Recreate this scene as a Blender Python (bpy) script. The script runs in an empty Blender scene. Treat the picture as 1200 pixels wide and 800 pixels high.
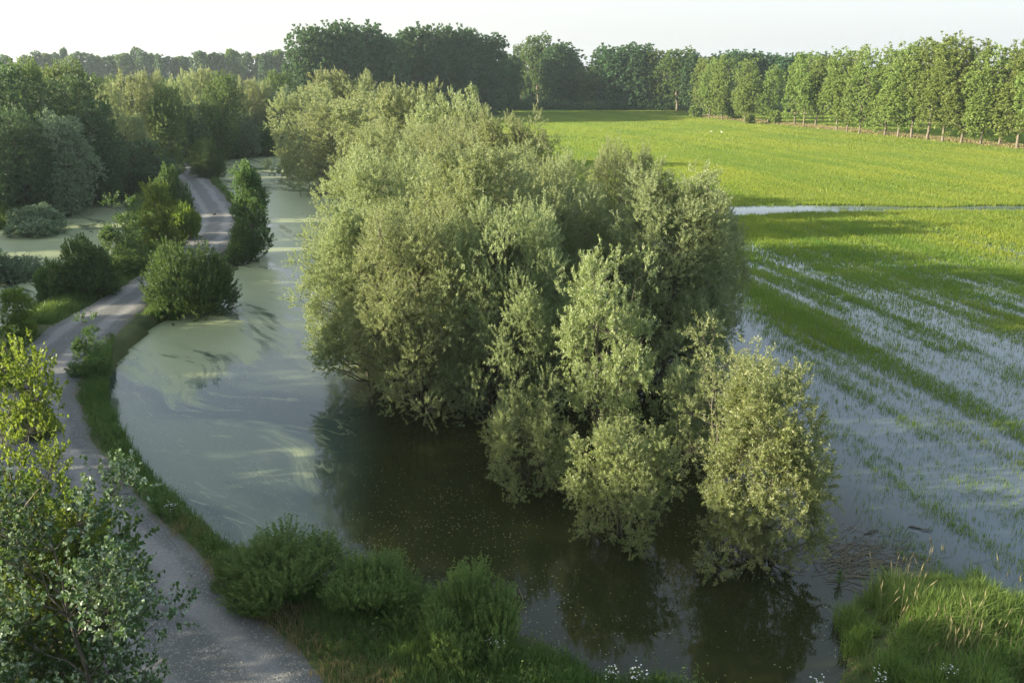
import bpy, math, random
import numpy as np
from math import radians, sin, cos, pi

# ------------------------------------------------------------------ camera model
CH = 12.0; F = 933.0
PITCH = math.atan((400 - 84) / F)
CP, SP = math.cos(PITCH), math.sin(PITCH)
def ray(px, py):
    u = px - 600.0; v = py - 400.0
    return (u, F*CP - v*SP, -F*SP - v*CP)
def P(px, py, z=0.0):
    d = ray(px, py); t = (z - CH) / d[2]
    return (d[0]*t, d[1]*t)
def atY(px, py, Y):
    d = ray(px, py); t = Y / d[1]
    return (d[0]*t, CH + d[2]*t)
scene = bpy.context.scene
col = scene.collection

# ------------------------------------------------------------------ numpy noise
def _h(ix, iy, s):
    n = (ix.astype(np.int64)*374761393 + iy.astype(np.int64)*668265263 + s*2147483647) & 0xffffffff
    n = ((n ^ (n >> 13)) * 1274126177) & 0xffffffff
    return ((n ^ (n >> 16)) & 0xffff) / 65535.0
def vn(x, y, s=0):
    x = np.asarray(x, float); y = np.asarray(y, float)
    ix = np.floor(x); iy = np.floor(y); fx = x-ix; fy = y-iy
    fx = fx*fx*(3-2*fx); fy = fy*fy*(3-2*fy)
    ix = ix.astype(np.int64); iy = iy.astype(np.int64)
    a = _h(ix, iy, s); b = _h(ix+1, iy, s); c = _h(ix, iy+1, s); d = _h(ix+1, iy+1, s)
    return (a*(1-fx)+b*fx)*(1-fy) + (c*(1-fx)+d*fx)*fy
def fbm(x, y, s=0, o=4):
    r = 0; a = .5; t = 0
    for k in range(o):
        r = r + a*vn(x*2**k, y*2**k, s+k*17); t += a; a *= .5
    return r/t
def sstep(a, b, x):
    t = np.clip((x-a)/(b-a), 0, 1); return t*t*(3-2*t)

# ------------------------------------------------------------------ mesh helpers
def npmesh(name, V, Fc, mat=None, tone=None, smooth=False):
    """V (n,3), Fc (m,k) all faces k-gons"""
    V = np.ascontiguousarray(V, dtype=np.float32); Fc = np.ascontiguousarray(Fc, dtype=np.int32)
    me = bpy.data.meshes.new(name)
    me.vertices.add(len(V)); me.vertices.foreach_set('co', V.ravel())
    k = Fc.shape[1]
    me.loops.add(Fc.size); me.loops.foreach_set('vertex_index', Fc.ravel())
    me.polygons.add(len(Fc)); me.polygons.foreach_set('loop_start', np.arange(0, Fc.size, k, dtype=np.int32))
    me.polygons.foreach_set('use_smooth', np.full(len(Fc), smooth, dtype=bool))
    if tone is not None:
        a = me.attributes.new('tone', 'FLOAT', 'FACE'); a.data.foreach_set('value', np.ascontiguousarray(tone, dtype=np.float32))
    me.update(calc_edges=True)
    if mat: me.materials.append(mat)
    return me
def unit(a):
    return a / np.maximum(np.linalg.norm(a, axis=-1, keepdims=True), 1e-9)

class Tubes:
    """many tapered tubes gathered into one mesh (one tree's own wood)"""
    def __init__(s): s.V = []; s.F = []; s.n = 0
    def add(s, pts, rad, k=6):
        pts = np.asarray(pts, float); rad = np.asarray(rad, float); m = len(pts)
        t = unit(np.gradient(pts, axis=0))
        up = np.array([0.31, 0.17, 0.93]) if abs(t[0][2]) < .8 else np.array([1., .1, .05])
        a = unit(np.cross(t, up)); b = np.cross(t, a)
        ang = np.arange(k)/k*2*pi
        ring = (a[:, None, :]*np.cos(ang)[None, :, None] + b[:, None, :]*np.sin(ang)[None, :, None])*rad[:, None, None] + pts[:, None, :]
        s.V.append(ring.reshape(-1, 3))
        i = np.arange(m-1)[:, None]*k; j = np.arange(k)[None, :]; j2 = (j+1) % k
        q = np.stack([i+j, i+j2, i+k+j2, i+k+j], -1).reshape(-1, 4) + s.n
        s.F.append(q); s.n += m*k
    def mesh(s, name, mat): return npmesh(name, np.concatenate(s.V), np.concatenate(s.F), mat, smooth=True)

def curve_pts(a, b, n=5, sag=0.15, rng=None, wob=0.04):
    a = np.array(a, float); b = np.array(b, float); t = np.linspace(0, 1, n)[:, None]
    L = np.linalg.norm(b-a)
    p = a + (b-a)*t
    p[:, 2] += -np.sin(t[:, 0]*pi)*sag*L
    if rng is not None: p[1:-1] += rng.normal(0, wob*L, (n-2, 3))
    return p

# ------------------------------------------------------------------ materials
def new_mat(name):
    m = bpy.data.materials.new(name); m.use_nodes = True
    nt = m.node_tree; nt.nodes.clear(); return m, nt, nt.nodes, nt.links
def nd(nt, typ, **kw):
    n = nt.nodes.new(typ)
    for k, v in kw.items(): setattr(n, k, v)
    return n
def mathn(nt, op, a, b=None, c=None, clamp=False):
    n = nt.nodes.new('ShaderNodeMath'); n.operation = op; n.use_clamp = clamp
    for i, v in enumerate((a, b, c)):
        if v is None: continue
        if isinstance(v, (int, float)): n.inputs[i].default_value = v
        else: nt.links.new(v, n.inputs[i])
    return n.outputs[0]
def mixc(nt, fac, a, b, mode='MIX'):
    n = nt.nodes.new('ShaderNodeMix'); n.data_type = 'RGBA'; n.blend_type = mode
    for sock, v in ((n.inputs[0], fac), (n.inputs[6], a), (n.inputs[7], b)):
        if isinstance(v, (int, float)): sock.default_value = v
        elif isinstance(v, (tuple, list)): sock.default_value = (*v[:3], 1)
        else: nt.links.new(v, sock)
    return n.outputs[2]
def ramp(nt, fac, a, b):
    n = nt.nodes.new('ShaderNodeMapRange'); n.interpolation_type = 'SMOOTHSTEP'
    nt.links.new(fac, n.inputs[0]); n.inputs[1].default_value = a; n.inputs[2].default_value = b
    return n.outputs[0]
def noise(nt, vec, scale, detail=4, rough=.55, dist=0, out=0):
    n = nt.nodes.new('ShaderNodeTexNoise'); n.inputs['Scale'].default_value = scale
    n.inputs['Detail'].default_value = detail; n.inputs['Roughness'].default_value = rough
    n.inputs['Distortion'].default_value = dist
    if vec is not None: nt.links.new(vec, n.inputs['Vector'])
    return n.outputs[out]
def mapping(nt, vec, scale=(1, 1, 1), rot=(0, 0, 0), loc=(0, 0, 0)):
    n = nt.nodes.new('ShaderNodeMapping'); nt.links.new(vec, n.inputs[0])
    n.inputs['Scale'].default_value = scale; n.inputs['Rotation'].default_value = rot; n.inputs['Location'].default_value = loc
    return n.outputs[0]
def bump(nt, height, strength=.3, dist=.1):
    n = nt.nodes.new('ShaderNodeBump'); n.inputs['Strength'].default_value = strength; n.inputs['Distance'].default_value = dist
    nt.links.new(height, n.inputs['Height']); return n.outputs[0]

def leaf_mat(name, a, b, under=None, transl=.35, tcol=None, rough=.5, spec=.22):
    """a..b: leaf colour range; under: colour of the leaf's pale back; tcol: light coming through"""
    m, nt, N, L = new_mat(name)
    at = nd(nt, 'ShaderNodeAttribute', attribute_name='tone')
    oi = nd(nt, 'ShaderNodeObjectInfo')
    c = mixc(nt, at.outputs['Fac'], a, b)
    if under is not None:
        g = nd(nt, 'ShaderNodeNewGeometry')
        c = mixc(nt, g.outputs['Backfacing'], c, under)
    hs = nd(nt, 'ShaderNodeHueSaturation'); L.new(c, hs.inputs['Color'])
    L.new(mathn(nt, 'MULTIPLY_ADD', oi.outputs['Random'], .03, .485), hs.inputs['Hue'])
    L.new(mathn(nt, 'MULTIPLY_ADD', oi.outputs['Random'], .4, .8), hs.inputs['Value'])
    p = nd(nt, 'ShaderNodeBsdfPrincipled'); L.new(hs.outputs[0], p.inputs['Base Color'])
    p.inputs['Roughness'].default_value = rough; p.inputs['Specular IOR Level'].default_value = spec
    t = nd(nt, 'ShaderNodeBsdfTranslucent')
    if tcol is None: tcol = (b[0]*1.5, b[1]*1.45, b[2]*.5)
    L.new(mixc(nt, .6, hs.outputs[0], tcol), t.inputs['Color'])
    mx = nd(nt, 'ShaderNodeMixShader'); mx.inputs[0].default_value = transl
    L.new(p.outputs[0], mx.inputs[1]); L.new(t.outputs[0], mx.inputs[2])
    o = nd(nt, 'ShaderNodeOutputMaterial'); L.new(mx.outputs[0], o.inputs[0])
    return m
def bark_mat(name, a, b):
    m, nt, N, L = new_mat(name)
    tc = nd(nt, 'ShaderNodeTexCoord')
    n = noise(nt, mapping(nt, tc.outputs['Object'], (8, 8, 1.5)), 1.5, 5)
    p = nd(nt, 'ShaderNodeBsdfPrincipled'); p.inputs['Roughness'].default_value = .85
    L.new(mixc(nt, ramp(nt, n, .35, .65), a, b), p.inputs['Base Color'])
    L.new(bump(nt, n, .5, .03), p.inputs['Normal'])
    L.new(p.outputs[0], nd(nt, 'ShaderNodeOutputMaterial').inputs[0]); return m

M = {}
M['willow'] = leaf_mat('willow leaf', (.082, .125, .038), (.200, .240, .098), under=(.27, .31, .19), transl=.40, tcol=(.34, .40, .10), rough=.45, spec=.3)
M['willow_front'] = leaf_mat('yellowing willow leaf', (.088, .138, .036), (.215, .262, .095), under=(.28, .32, .19), transl=.40, tcol=(.35, .42, .10), rough=.45, spec=.3)
M['green'] = leaf_mat('deep green leaf', (.030, .072, .022), (.075, .135, .036), transl=.3, tcol=(.17, .28, .05))
M['bankleaf'] = leaf_mat('bank bush leaf', (.046, .092, .020), (.13, .185, .045), transl=.32, tcol=(.2, .31, .08))
M['lime'] = leaf_mat('fresh yellow green leaf', (.060, .115, .016), (.145, .205, .030), transl=.38, tcol=(.28, .37, .04))
M['silver'] = leaf_mat('white poplar leaf', (.028, .068, .022), (.068, .125, .042), under=(.26, .33, .25), transl=.26, tcol=(.17, .25, .06), rough=.5, spec=.15)
M['olive'] = leaf_mat('silvery willow leaf', (.050, .092, .045), (.125, .180, .095), under=(.20, .27, .17), transl=.3, tcol=(.2, .28, .12))
M['poplar'] = leaf_mat('poplar leaf', (.088, .140, .032), (.185, .240, .068), transl=.42, tcol=(.32, .41, .09))
M['dark'] = leaf_mat('dark tree leaf', (.026, .070, .032), (.068, .134, .054), transl=.28, tcol=(.15, .25, .07))
M['wood_mid'] = leaf_mat('woodland leaf', (.042, .088, .026), (.115, .175, .050), transl=.33, tcol=(.22, .32, .07))
M['grass'] = leaf_mat('bank grass blade', (.034, .080, .018), (.095, .155, .040), transl=.35, tcol=(.16, .24, .04))
M['crop'] = leaf_mat('flooded crop blade', (.060, .150, .022), (.225, .265, .032), transl=.48, tcol=(.32, .48, .06), rough=.45, spec=.3)
M['clump'] = leaf_mat('lush grass blade', (.045, .105, .020), (.14, .20, .050), transl=.4, tcol=(.26, .36, .06))
M['straw'] = leaf_mat('straw coloured seed head', (.17, .155, .09), (.30, .27, .17), transl=.35, tcol=(.45, .36, .2))
M['drygrass'] = leaf_mat('dry grass blade', (.12, .11, .05), (.24, .21, .10), transl=.35, tcol=(.4, .33, .14))
M['bark'] = bark_mat('willow bark', (.035, .033, .022), (.095, .088, .06))
M['bark_pale'] = bark_mat('poplar bark', (.06, .052, .04), (.15, .13, .10))
M['flower'] = leaf_mat('white flower', (.6, .62, .6), (.8, .8, .78), transl=.3, tcol=(.6, .6, .6))
M['debris'] = leaf_mat('floating reed debris', (.10, .085, .05), (.22, .19, .12), transl=.0)

def plain(name, c, rough=.6):
    m, nt, N, L = new_mat(name)
    tc = nd(nt, 'ShaderNodeTexCoord'); n = noise(nt, tc.outputs['Object'], 9, 4)
    p = nd(nt, 'ShaderNodeBsdfPrincipled'); p.inputs['Roughness'].default_value = rough
    L.new(mixc(nt, n, tuple(x*.8 for x in c), tuple(min(1, x*1.2) for x in c)), p.inputs['Base Color'])
    L.new(p.outputs[0], nd(nt, 'ShaderNodeOutputMaterial').inputs[0]); return m
M['white_feather'] = plain('white feather', (.75, .74, .70)); M['beak'] = plain('orange beak', (.5, .2, .03))
M['dark_feather'] = plain('dark feather', (.03, .03, .035))

# ------------------------------------------------------------------ object helpers
def obj(name, me, parent=None, **tags):
    o = bpy.data.objects.new(name, me); col.objects.link(o)
    if parent is not None: o.parent = parent
    for k, v in tags.items(): o[k] = v
    return o
WORDS = []
def thing(name, label, cat, group, meshes, loc, rz=0, sc=(1, 1, 1), tilt=(0, 0)):
    e = bpy.data.objects.new(name, None); col.objects.link(e); e.empty_display_size = .3
    e.location = loc; e.rotation_euler = (tilt[0], tilt[1], rz); e.scale = sc
    e['label'] = label; e['category'] = cat
    if group: e['group'] = group
    for pn, me in meshes: obj(pn, me, e)
    return e
def structure(name, me): return obj(name, me, kind='structure')
def stuff(name, me, label, cat): return obj(name, me, kind='stuff', label=label, category=cat)
ORD = ['first','second','third','fourth','fifth','sixth','seventh','eighth','ninth','tenth','eleventh','twelfth','thirteenth','fourteenth','fifteenth','sixteenth','seventeenth','eighteenth','nineteenth','twentieth','twenty-first','twenty-second','twenty-third','twenty-fourth','twenty-fifth','twenty-sixth','twenty-seventh','twenty-eighth','twenty-ninth','thirtieth','thirty-first','thirty-second','thirty-third','thirty-fourth']

# ------------------------------------------------------------------ foliage
def leaves_from_shoots(base, d, L, nper, ll, lw, rng, name, mat, spread=.9, jit=.35, upn=.5, droop=.12, wood=None, lobed=False):
    """base,d (n,3) shoots; leaves set along each; returns crown mesh"""
    n = len(base)
    t = rng.random((n, nper))**.8
    pos = base[:, None, :] + d[:, None, :]*(t*L[:, None])[..., None]
    pos[..., 2] -= droop*(t*L[:, None])**2
    r = rng.normal(0, 1, (n, nper, 3))
    perp = unit(r - (r*d[:, None, :]).sum(-1, keepdims=True)*d[:, None, :])
    ld = unit(d[:, None, :]*.75 + perp*spread + rng.normal(0, jit, (n, nper, 3)))
    nr = rng.normal(0, 1, (n, nper, 3)); nr[..., 2] += upn*2
    side = unit(np.cross(ld, nr))
    s = rng.uniform(.65, 1.25, (n, nper, 1))
    nrm = np.cross(side, ld)
    l = ll*s; w = lw*s
    tone = np.clip(rng.normal(.5, .22, (n, 1)) + rng.normal(0, .18, (n, nper)), 0, 1).ravel()
    if lobed:   # five pointed leaf, two quads sharing the midrib
        b = pos; tip = pos+ld*l
        a1 = pos+ld*l*.25+side*w*.55+nrm*l*.06; a2 = pos+ld*l*.68+side*w*.36+nrm*l*.04
        c1 = pos+ld*l*.25-side*w*.55+nrm*l*.06; c2 = pos+ld*l*.68-side*w*.36+nrm*l*.04
        V = np.stack([b, a1, a2, tip, c2, c1], 2).reshape(-1, 3)
        i = np.arange(n*nper)[:, None]*6
        Fc = np.concatenate([i+np.array([[0, 1, 2, 3]]), i+np.array([[0, 3, 4, 5]])])
        return npmesh(name, V, Fc, mat, np.concatenate([tone, tone]))
    b = pos; tip = pos+ld*l + nrm*l*-.08
    a = pos+ld*l*.45+side*w*.5; c = pos+ld*l*.45-side*w*.5
    V = np.stack([b, a, tip, c], 2).reshape(-1, 3)
    Fc = np.arange(n*nper*4).reshape(-1, 4)
    return npmesh(name, V, Fc, mat, tone)

def shoots_on_lobes(C, R, n, rng, L0, L1, upb, outb=.6, shell=.35, axis=(0, 0)):
    """C (k,3) lobe centres, R (k,3) radii"""
    area = (R[:, 0]*R[:, 2]); p = area/area.sum()
    k = rng.choice(len(C), n, p=p)
    dr = rng.normal(0, 1, (n, 3))
    out = C[k] - np.array([axis[0], axis[1], 0]); out[:, 2] = 0
    out = unit(out)
    dr = unit(unit(dr) + out*outb*.5*np.array([1, 1, 0]) + np.array([0, 0, .18]))
    rad = (1-shell) + shell*rng.random(n)**.5
    base = C[k] + dr*R[k]*rad[:, None]
    d = unit(dr*.8 + np.array([0, 0, upb]) + rng.normal(0, .25, (n, 3)))
    L = rng.uniform(L0, L1, n)
    return base, d, L, k

def stems_and_limbs(T, C, R, starts, rng, r0, rl, H, kk=7, sag=.08):
    """starts: list of stem polylines; joins each lobe to the nearest lower stem point"""
    pts = []; rr = []
    for (pl, ra) in starts:
        T.add(pl, ra, kk)
        # densify
        for i in range(len(pl)-1):
            for f in (0, .5): pts.append(pl[i]+(pl[i+1]-pl[i])*f); rr.append(ra[i]*(1-f)+ra[i+1]*f)
        pts.append(pl[-1]); rr.append(ra[-1])
    pts = np.array(pts); rr = np.array(rr)
    for c, r in zip(C, R):
        dz = c[2]-pts[:, 2]; hd = np.linalg.norm(pts[:, :2]-c[:2], axis=1)
        cost = hd + np.abs(dz-.6*hd)*.9 + np.where(dz < 0, 4., 0)
        j = int(np.argmin(cost)); ra = min(rr[j]*.7, rl)
        T.add(curve_pts(pts[j], c, 5, sag, rng, .04), np.linspace(ra, ra*.3, 5), 5)

def willow(seed, H=10., R=3., nl=75, ns=6800, nper=42, ll=.112, lw=.031, mat='willow', nstem=7, low=.05, pk=.5, lob=(.45, .95), sl=(.35, .8), open_=1.0, wood=True, vase=0.):
    rng = np.random.default_rng(seed)
    nl = int(nl*1.9)
    t = low + (1-low)*rng.random(nl)**.95 * .93
    prof = np.clip(1-(np.maximum(t-pk, (pk-t)*.5)/(1.03-pk))**(2.4 if pk == .5 else 1.7), .03, 1)**.5
    prof = prof*(1-vase) + vase*np.clip(.25+t*1.3, 0, 1)*np.sqrt(np.clip(1.02-t, .05, 1))*1.25
    a = rng.random(nl)*2*pi
    irr = 1 + .16*np.sin(a*3+rng.random()*6) + .14*np.sin(a*5+t*6+rng.random()*6)
    rr = R*prof*irr*(.25+.75*rng.random(nl)**.4)*rng.uniform(.86, 1.16, nl)
    lr = rng.uniform(lob[0]*.55, lob[1]*.68, nl)*(R/3)**.5
    rr = np.maximum(rr-lr*.4, 0)
    zz = t*H - lr*.3 + rng.normal(0, .03*H, nl)
    C = np.stack([rr*np.cos(a), rr*np.sin(a), np.clip(zz, lr*.6, H*.97)], 1)
    Rd = np.stack([lr, lr, lr*rng.uniform(.9, 1.6, nl)], 1)
    # leading shoots that break the outline
    nk = nl//3; ta = rng.random(nk)*2*pi; tt = rng.uniform(.3, .97, nk)
    pr = np.clip(1-(np.maximum(tt-pk, 0)/(1.03-pk))**(2.4 if pk == .5 else 1.7), .03, 1)**.5
    C2 = np.stack([R*pr*np.cos(ta)*rng.uniform(.75, 1.08, nk), R*pr*np.sin(ta)*rng.uniform(.75, 1.08, nk), tt*H+rng.uniform(0, .05*H, nk)], 1)
    l2 = rng.uniform(.16, .26, nk)*(R/3)**.5
    C = np.concatenate([C, C2]); Rd = np.concatenate([Rd, np.stack([l2, l2, l2*rng.uniform(1.3, 2.6, nk)], 1)])
    base, d, L, k = shoots_on_lobes(C, Rd, ns, rng, sl[0], sl[1], .5, .8, .6)
    # long leader shoots for the ragged outline
    me = leaves_from_shoots(base, d, L, nper, ll, lw, rng, 'crown', M[mat])
    T = Tubes(); st = []
    for i in range(nstem):
        an = i/nstem*2*pi + rng.random(); rad = R*rng.uniform(.15, .62); top = H*rng.uniform(.6, .92)
        p0 = np.array([cos(an)*R*.09, sin(an)*R*.09, -.6]); p1 = np.array([cos(an)*rad, sin(an)*rad, top])
        pl = curve_pts(p0, p1, 7, 0, rng, .02); q = np.linspace(0, 1, 7)
        pl[:, 0] = p0[0]+(p1[0]-p0[0])*q**.8 + rng.normal(0, .05*R/3, 7); pl[:, 1] = p0[1]+(p1[1]-p0[1])*q**.8 + rng.normal(0, .05*R/3, 7)
        st.append((pl, np.linspace(.11, .02, 7)*H/10*rng.uniform(.8, 1.2)))
    stems_and_limbs(T, C, Rd, st, rng, .1, .045*H/10, H)
    # twigs for part of the shoots
    if wood:
        for i in rng.choice(ns, min(ns, 500), replace=False):
            T.add(np.stack([C[k[i]], base[i], base[i]+d[i]*L[i]*.8]), [.014*H/10, .009*H/10, .003], 3)
    return [('trunk', T.mesh('trunk', M['bark'])), ('crown', me)]

def broad(seed, H=12., R=4., nl=55, ns=1500, nper=12, ll=.26, lw=.17, mat='wood_mid', low=.12, lob=(.8, 1.5), trunk=True, top_pow=.9, peak=.5, bark='bark', tr=.2, up=.35, elong=1.1, sl=(.3, .8), gap=0.):
    """single trunk tree of leaf clusters; coordinates in metres"""
    rng = np.random.default_rng(seed)
    t = low + (1-low)*rng.random(nl)**top_pow*.95
    prof = np.sqrt(np.clip(1-((t-peak)/(.02+max(1-peak, peak-low)*1.06))**2, .04, 1))
    a = rng.random(nl)*2*pi
    irr = 1 + .2*np.sin(a*2+rng.random()*6)*rng.random() + .15*np.sin(a*5+t*7)
    lr = rng.uniform(*lob, nl)*(.65+.5*prof)*R/4
    rr = np.maximum(R*prof*irr*(.3+.7*rng.random(nl)**.5)-lr*.6, 0)
    C = np.stack([rr*np.cos(a), rr*np.sin(a), t*H-lr*.5], 1)
    C[:, 2] = np.maximum(C[:, 2], lr*.6)
    lr = lr*rng.uniform(.55, 1.0, nl)
    Rd = np.stack([lr, lr, lr*elong*rng.uniform(.9, 1.6, nl)], 1)
    nk = nl//2; ta = rng.random(nk)*2*pi; tt = rng.uniform(max(low, .2), .99, nk)
    pr = np.sqrt(np.clip(1-((tt-peak)/(.02+max(1-peak, peak-low)*1.06))**2, .03, 1))
    q = rng.uniform(.7, 1.1, nk) if H > 6 else rng.uniform(.8, 1.35, nk)
    C = np.concatenate([C, np.stack([R*pr*q*np.cos(ta), R*pr*q*np.sin(ta), tt*H], 1)])
    l2 = rng.uniform(.25, .45, nk)*lob[0]*R/4
    Rd = np.concatenate([Rd, np.stack([l2, l2, l2*rng.uniform(1.2, 2.4, nk)], 1)])
    base, d, L, k = shoots_on_lobes(C, Rd, ns, rng, sl[0], sl[1], up, .5, .45)
    me = leaves_from_shoots(base, d, L, nper, ll, lw, rng, 'crown', M[mat], spread=1.2, upn=.35)
    T = Tubes()
    pl = np.stack([np.zeros(8), np.zeros(8), np.linspace(-.4, H*.93, 8)], 1); pl[1:, :2] += np.cumsum(rng.normal(0, H*.008, (7, 2)), 0)
    stems_and_limbs(T, C, Rd, [(pl, np.linspace(tr, tr*.12, 8)*H/12)], rng, tr, tr*.35*H/12, H)
    return [('trunk', T.mesh('trunk', M[bark])), ('crown', me)]

def shrub(seed, H=2., R=1.5, ns=900, nper=34, ll=.06, lw=.024, mat='green', up=1.0, nl=26, lob=(.3, .5), sl=(.3, .6), shell=.5):
    rng = np.random.default_rng(seed)
    a = rng.random(nl)*2*pi; q = rng.random(nl)**.5
    z = rng.random(nl)*np.sqrt(np.clip(1-q*q*.8, 0, 1))
    lr = rng.uniform(*lob, nl)*R/1.5
    C = np.stack([q*R*.8*np.cos(a), q*R*.8*np.sin(a), np.maximum(z*H*.8, lr*.7)], 1)
    Rd = np.stack([lr, lr, lr*1.1], 1)
    base, d, L, k = shoots_on_lobes(C, Rd, ns, rng, sl[0], sl[1], up, .4, shell)
    me = leaves_from_shoots(base, d, L, nper, ll, lw, rng, 'foliage', M[mat], spread=.85, upn=.4)
    T = Tubes()
    for c in C:
        T.add(curve_pts((c[0]*.15, c[1]*.15, -.3), c, 5, -.08, rng, .03), np.linspace(.022, .008, 5)*R/1.5, 4)
    for i in rng.choice(ns, min(ns, 160), replace=False):
        T.add(np.stack([C[k[i]], base[i], base[i]+d[i]*L[i]*.9]), [.008, .006, .002], 3)
    return [('stem', T.mesh('stem', M['bark'])), ('foliage', me)]

# ------------------------------------------------------------------ layout of land
EMB_R = [(900,840),(800,812),(700,792),(640,767),(600,738),(520,708),(430,692),(330,674),(254,645),(240,636),(190,601),(150,566),(115,530),(95,490),(99,455),(106,425),(115,399),(130,388),(160,373),(205,374),(255,352),(262,332),(285,305),(306,290),(302,262),(280,240),(262,222),(248,207),(250,190),(262,184)]
EMB_L = [(215,181),(190,184),(182,200),(165,222),(150,232),(150,262),(148,285),(120,315),(90,335),(60,350),(35,375),(0,395),(-80,430),(-200,520)]
emb = [P(*p) for p in EMB_R] + [P(*p) for p in EMB_L] + [(-16, 16), (-18, 4), (-18, -40), (14, -40), (14, 9)]
forest = [P(*p) for p in [(165,222),(155,229),(110,232),(72,236),(64,247),(50,262),(0,268),(-150,278)]] + [(-85, 52), (-90, -40), (-1600, -100), (-1600, 1600), (-8, 1600), (-6, 140), P(440,166), P(400,171), P(330,179), P(262,184), P(240,200)]
clump = [P(*p) for p in [(1000,830),(996,775),(1000,730),(1030,700),(1090,682),(1140,690),(1200,715),(1300,740)]] + [(22, 9), (14, 8)]
def sdf(poly, x, y):
    x = np.asarray(x, float); y = np.asarray(y, float)
    d = np.full(x.shape, 1e9); ins = np.zeros(x.shape, bool); n = len(poly)
    for i in range(n):
        ax, ay = poly[i]; bx, by = poly[(i+1) % n]
        ex, ey = bx-ax, by-ay; L2 = ex*ex+ey*ey+1e-12
        t = np.clip(((x-ax)*ex+(y-ay)*ey)/L2, 0, 1)
        d = np.minimum(d, (x-ax-ex*t)**2+(y-ay-ey*t)**2)
        c = ((ay > y) != (by > y))
        with np.errstate(divide='ignore', invalid='ignore'):
            xx = (bx-ax)*(y-ay)/((by-ay) if by != ay else 1e-9)+ax
        ins ^= c & (x < xx)
    d = np.sqrt(d); return np.where(ins, d, -d)
ROADPX = [(330,900),(262,820),(182,722),(112,642),(62,575),(35,515),(32,462),(50,425),(95,388),(150,352),(203,320),(238,290),(256,262),(246,237),(226,211),(208,194),(199,188),(190,185),(176,183)]
road_c = [P(x, y, .5) for x, y in ROADPX]
road_c = [(1.5, -10), (-2.0, 2)] + road_c
def chaikin(p, n=3):
    for _ in range(n):
        q = [p[0]]
        for i in range(len(p)-1):
            a, b = p[i], p[i+1]
            q += [(a[0]*.75+b[0]*.25, a[1]*.75+b[1]*.25), (a[0]*.25+b[0]*.75, a[1]*.25+b[1]*.75)]
        p = q+[p[-1]]
    return p
road_s = np.array(chaikin(road_c, 3))
def road_dist(x, y):
    x = np.asarray(x, float); y = np.asarray(y, float); d = np.full(x.shape, 1e9)
    for i in range(len(road_s)-1):
        ax, ay = road_s[i]; ex, ey = road_s[i+1]-road_s[i]; L2 = ex*ex+ey*ey+1e-9
        t = np.clip(((x-ax)*ex+(y-ay)*ey)/L2, 0, 1)
        d = np.minimum(d, (x-ax-ex*t)**2+(y-ay-ey*t)**2)
    return np.sqrt(d)
FY = [-50, 10, 19, 30, 54, 75, 100, 150, 245, 400, 1600]; FX = [9, 9.0, 9.4, 11, 12, 8, 0, -8, -6, -6, -6]
def field_in(x, y): return np.asarray(x)-np.interp(y, FY, FX)
RX, RY = .245, -.97      # direction of the crop rows
def hgt(x, y):
    x = np.asarray(x, float); y = np.asarray(y, float)
    nz = fbm(x*.6, y*.6, 3, 3)-.5
    wob = (fbm(x*.9, y*.9, 9, 3)-.5)*.9*sstep(250, 60, y)
    s = sdf(emb, x, y)+wob
    h = np.clip(s*.42, -.9, .52)
    rd = road_dist(x, y)
    h = np.where(rd < 2.6, np.maximum(h, .5*sstep(3.4, 2.0, rd)+(-.3)*(1-sstep(3.4, 2.0, rd))), h)
    f = np.clip((sdf(forest, x, y)+wob)*.25, -.9, .5)
    c = np.clip((sdf(clump, x, y)+wob)*.5, -.9, .45)
    h = np.maximum(h, np.maximum(f, c))
    fi = field_in(x, y)
    # crop field: under water near the camera, just above it farther off
    fh = -.20+.25*sstep(72, 92, y+nz*18)
    fh = np.minimum(fh, .07)+nz*.02
    far = sstep(0, 3, fi)
    h = np.where(fi > 0, np.maximum(h, fh*far+(-.5)*(1-far)), h)
    h = h + np.where(h > .12, nz*.10*(rd > 2.2), 0)
    return h

def axis_pts(segs):
    out = []
    for a, b, s in segs: out.append(np.arange(a, b, s))
    return np.concatenate(out)
gx = np.unique(np.round(np.concatenate([-np.geomspace(70, 1000, 26)[::-1], axis_pts([(-70, -26, .8), (-26, 18, .28), (18, 90, 1.3)]), np.geomspace(91, 1000, 22)]), 3))
gy = np.unique(np.round(np.concatenate([axis_pts([(-300, -40, 52), (-40, 8, 4), (8, 45, .28), (45, 130, .8), (130, 320, 5)]), np.geomspace(321, 1000, 16)]), 3))
X, Y = np.meshgrid(gx, gy); nx, ny = len(gx), len(gy)
Z = hgt(X, Y)
idx = np.arange(nx*ny).reshape(ny, nx)
Fq = np.stack([idx[:-1, :-1], idx[:-1, 1:], idx[1:, 1:], idx[1:, :-1]], -1).reshape(-1, 4)

# ground material ---------------------------------------------------
m, nt, N, L = new_mat('ground soil and turf')
geo = nd(nt, 'ShaderNodeNewGeometry'); pos = geo.outputs['Position']
n1 = noise(nt, pos, .5, 6); n2 = noise(nt, pos, 7, 5)
turf = mixc(nt, ramp(nt, n1, .38, .62), (.028, .045, .014), (.060, .075, .025))
turf = mixc(nt, ramp(nt, n2, .5, .75), turf, (.085, .070, .040))
at = nd(nt, 'ShaderNodeAttribute', attribute_name='field')
rows = mapping(nt, pos, (1, 1, 1), (0, 0, -math.atan2(RX, -RY)))
st = noise(nt, mapping(nt, rows, (.55, .035, 1)), 1, 5)
fc = mixc(nt, ramp(nt, st, .35, .65), (.075, .15, .022), (.14, .21, .03))
fc = mixc(nt, ramp(nt, n2, .45, .8), fc, (.09, .165, .025))
c = mixc(nt, at.outputs['Fac'], turf, fc)
ad = nd(nt, 'ShaderNodeAttribute', attribute_name='dry')
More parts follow.
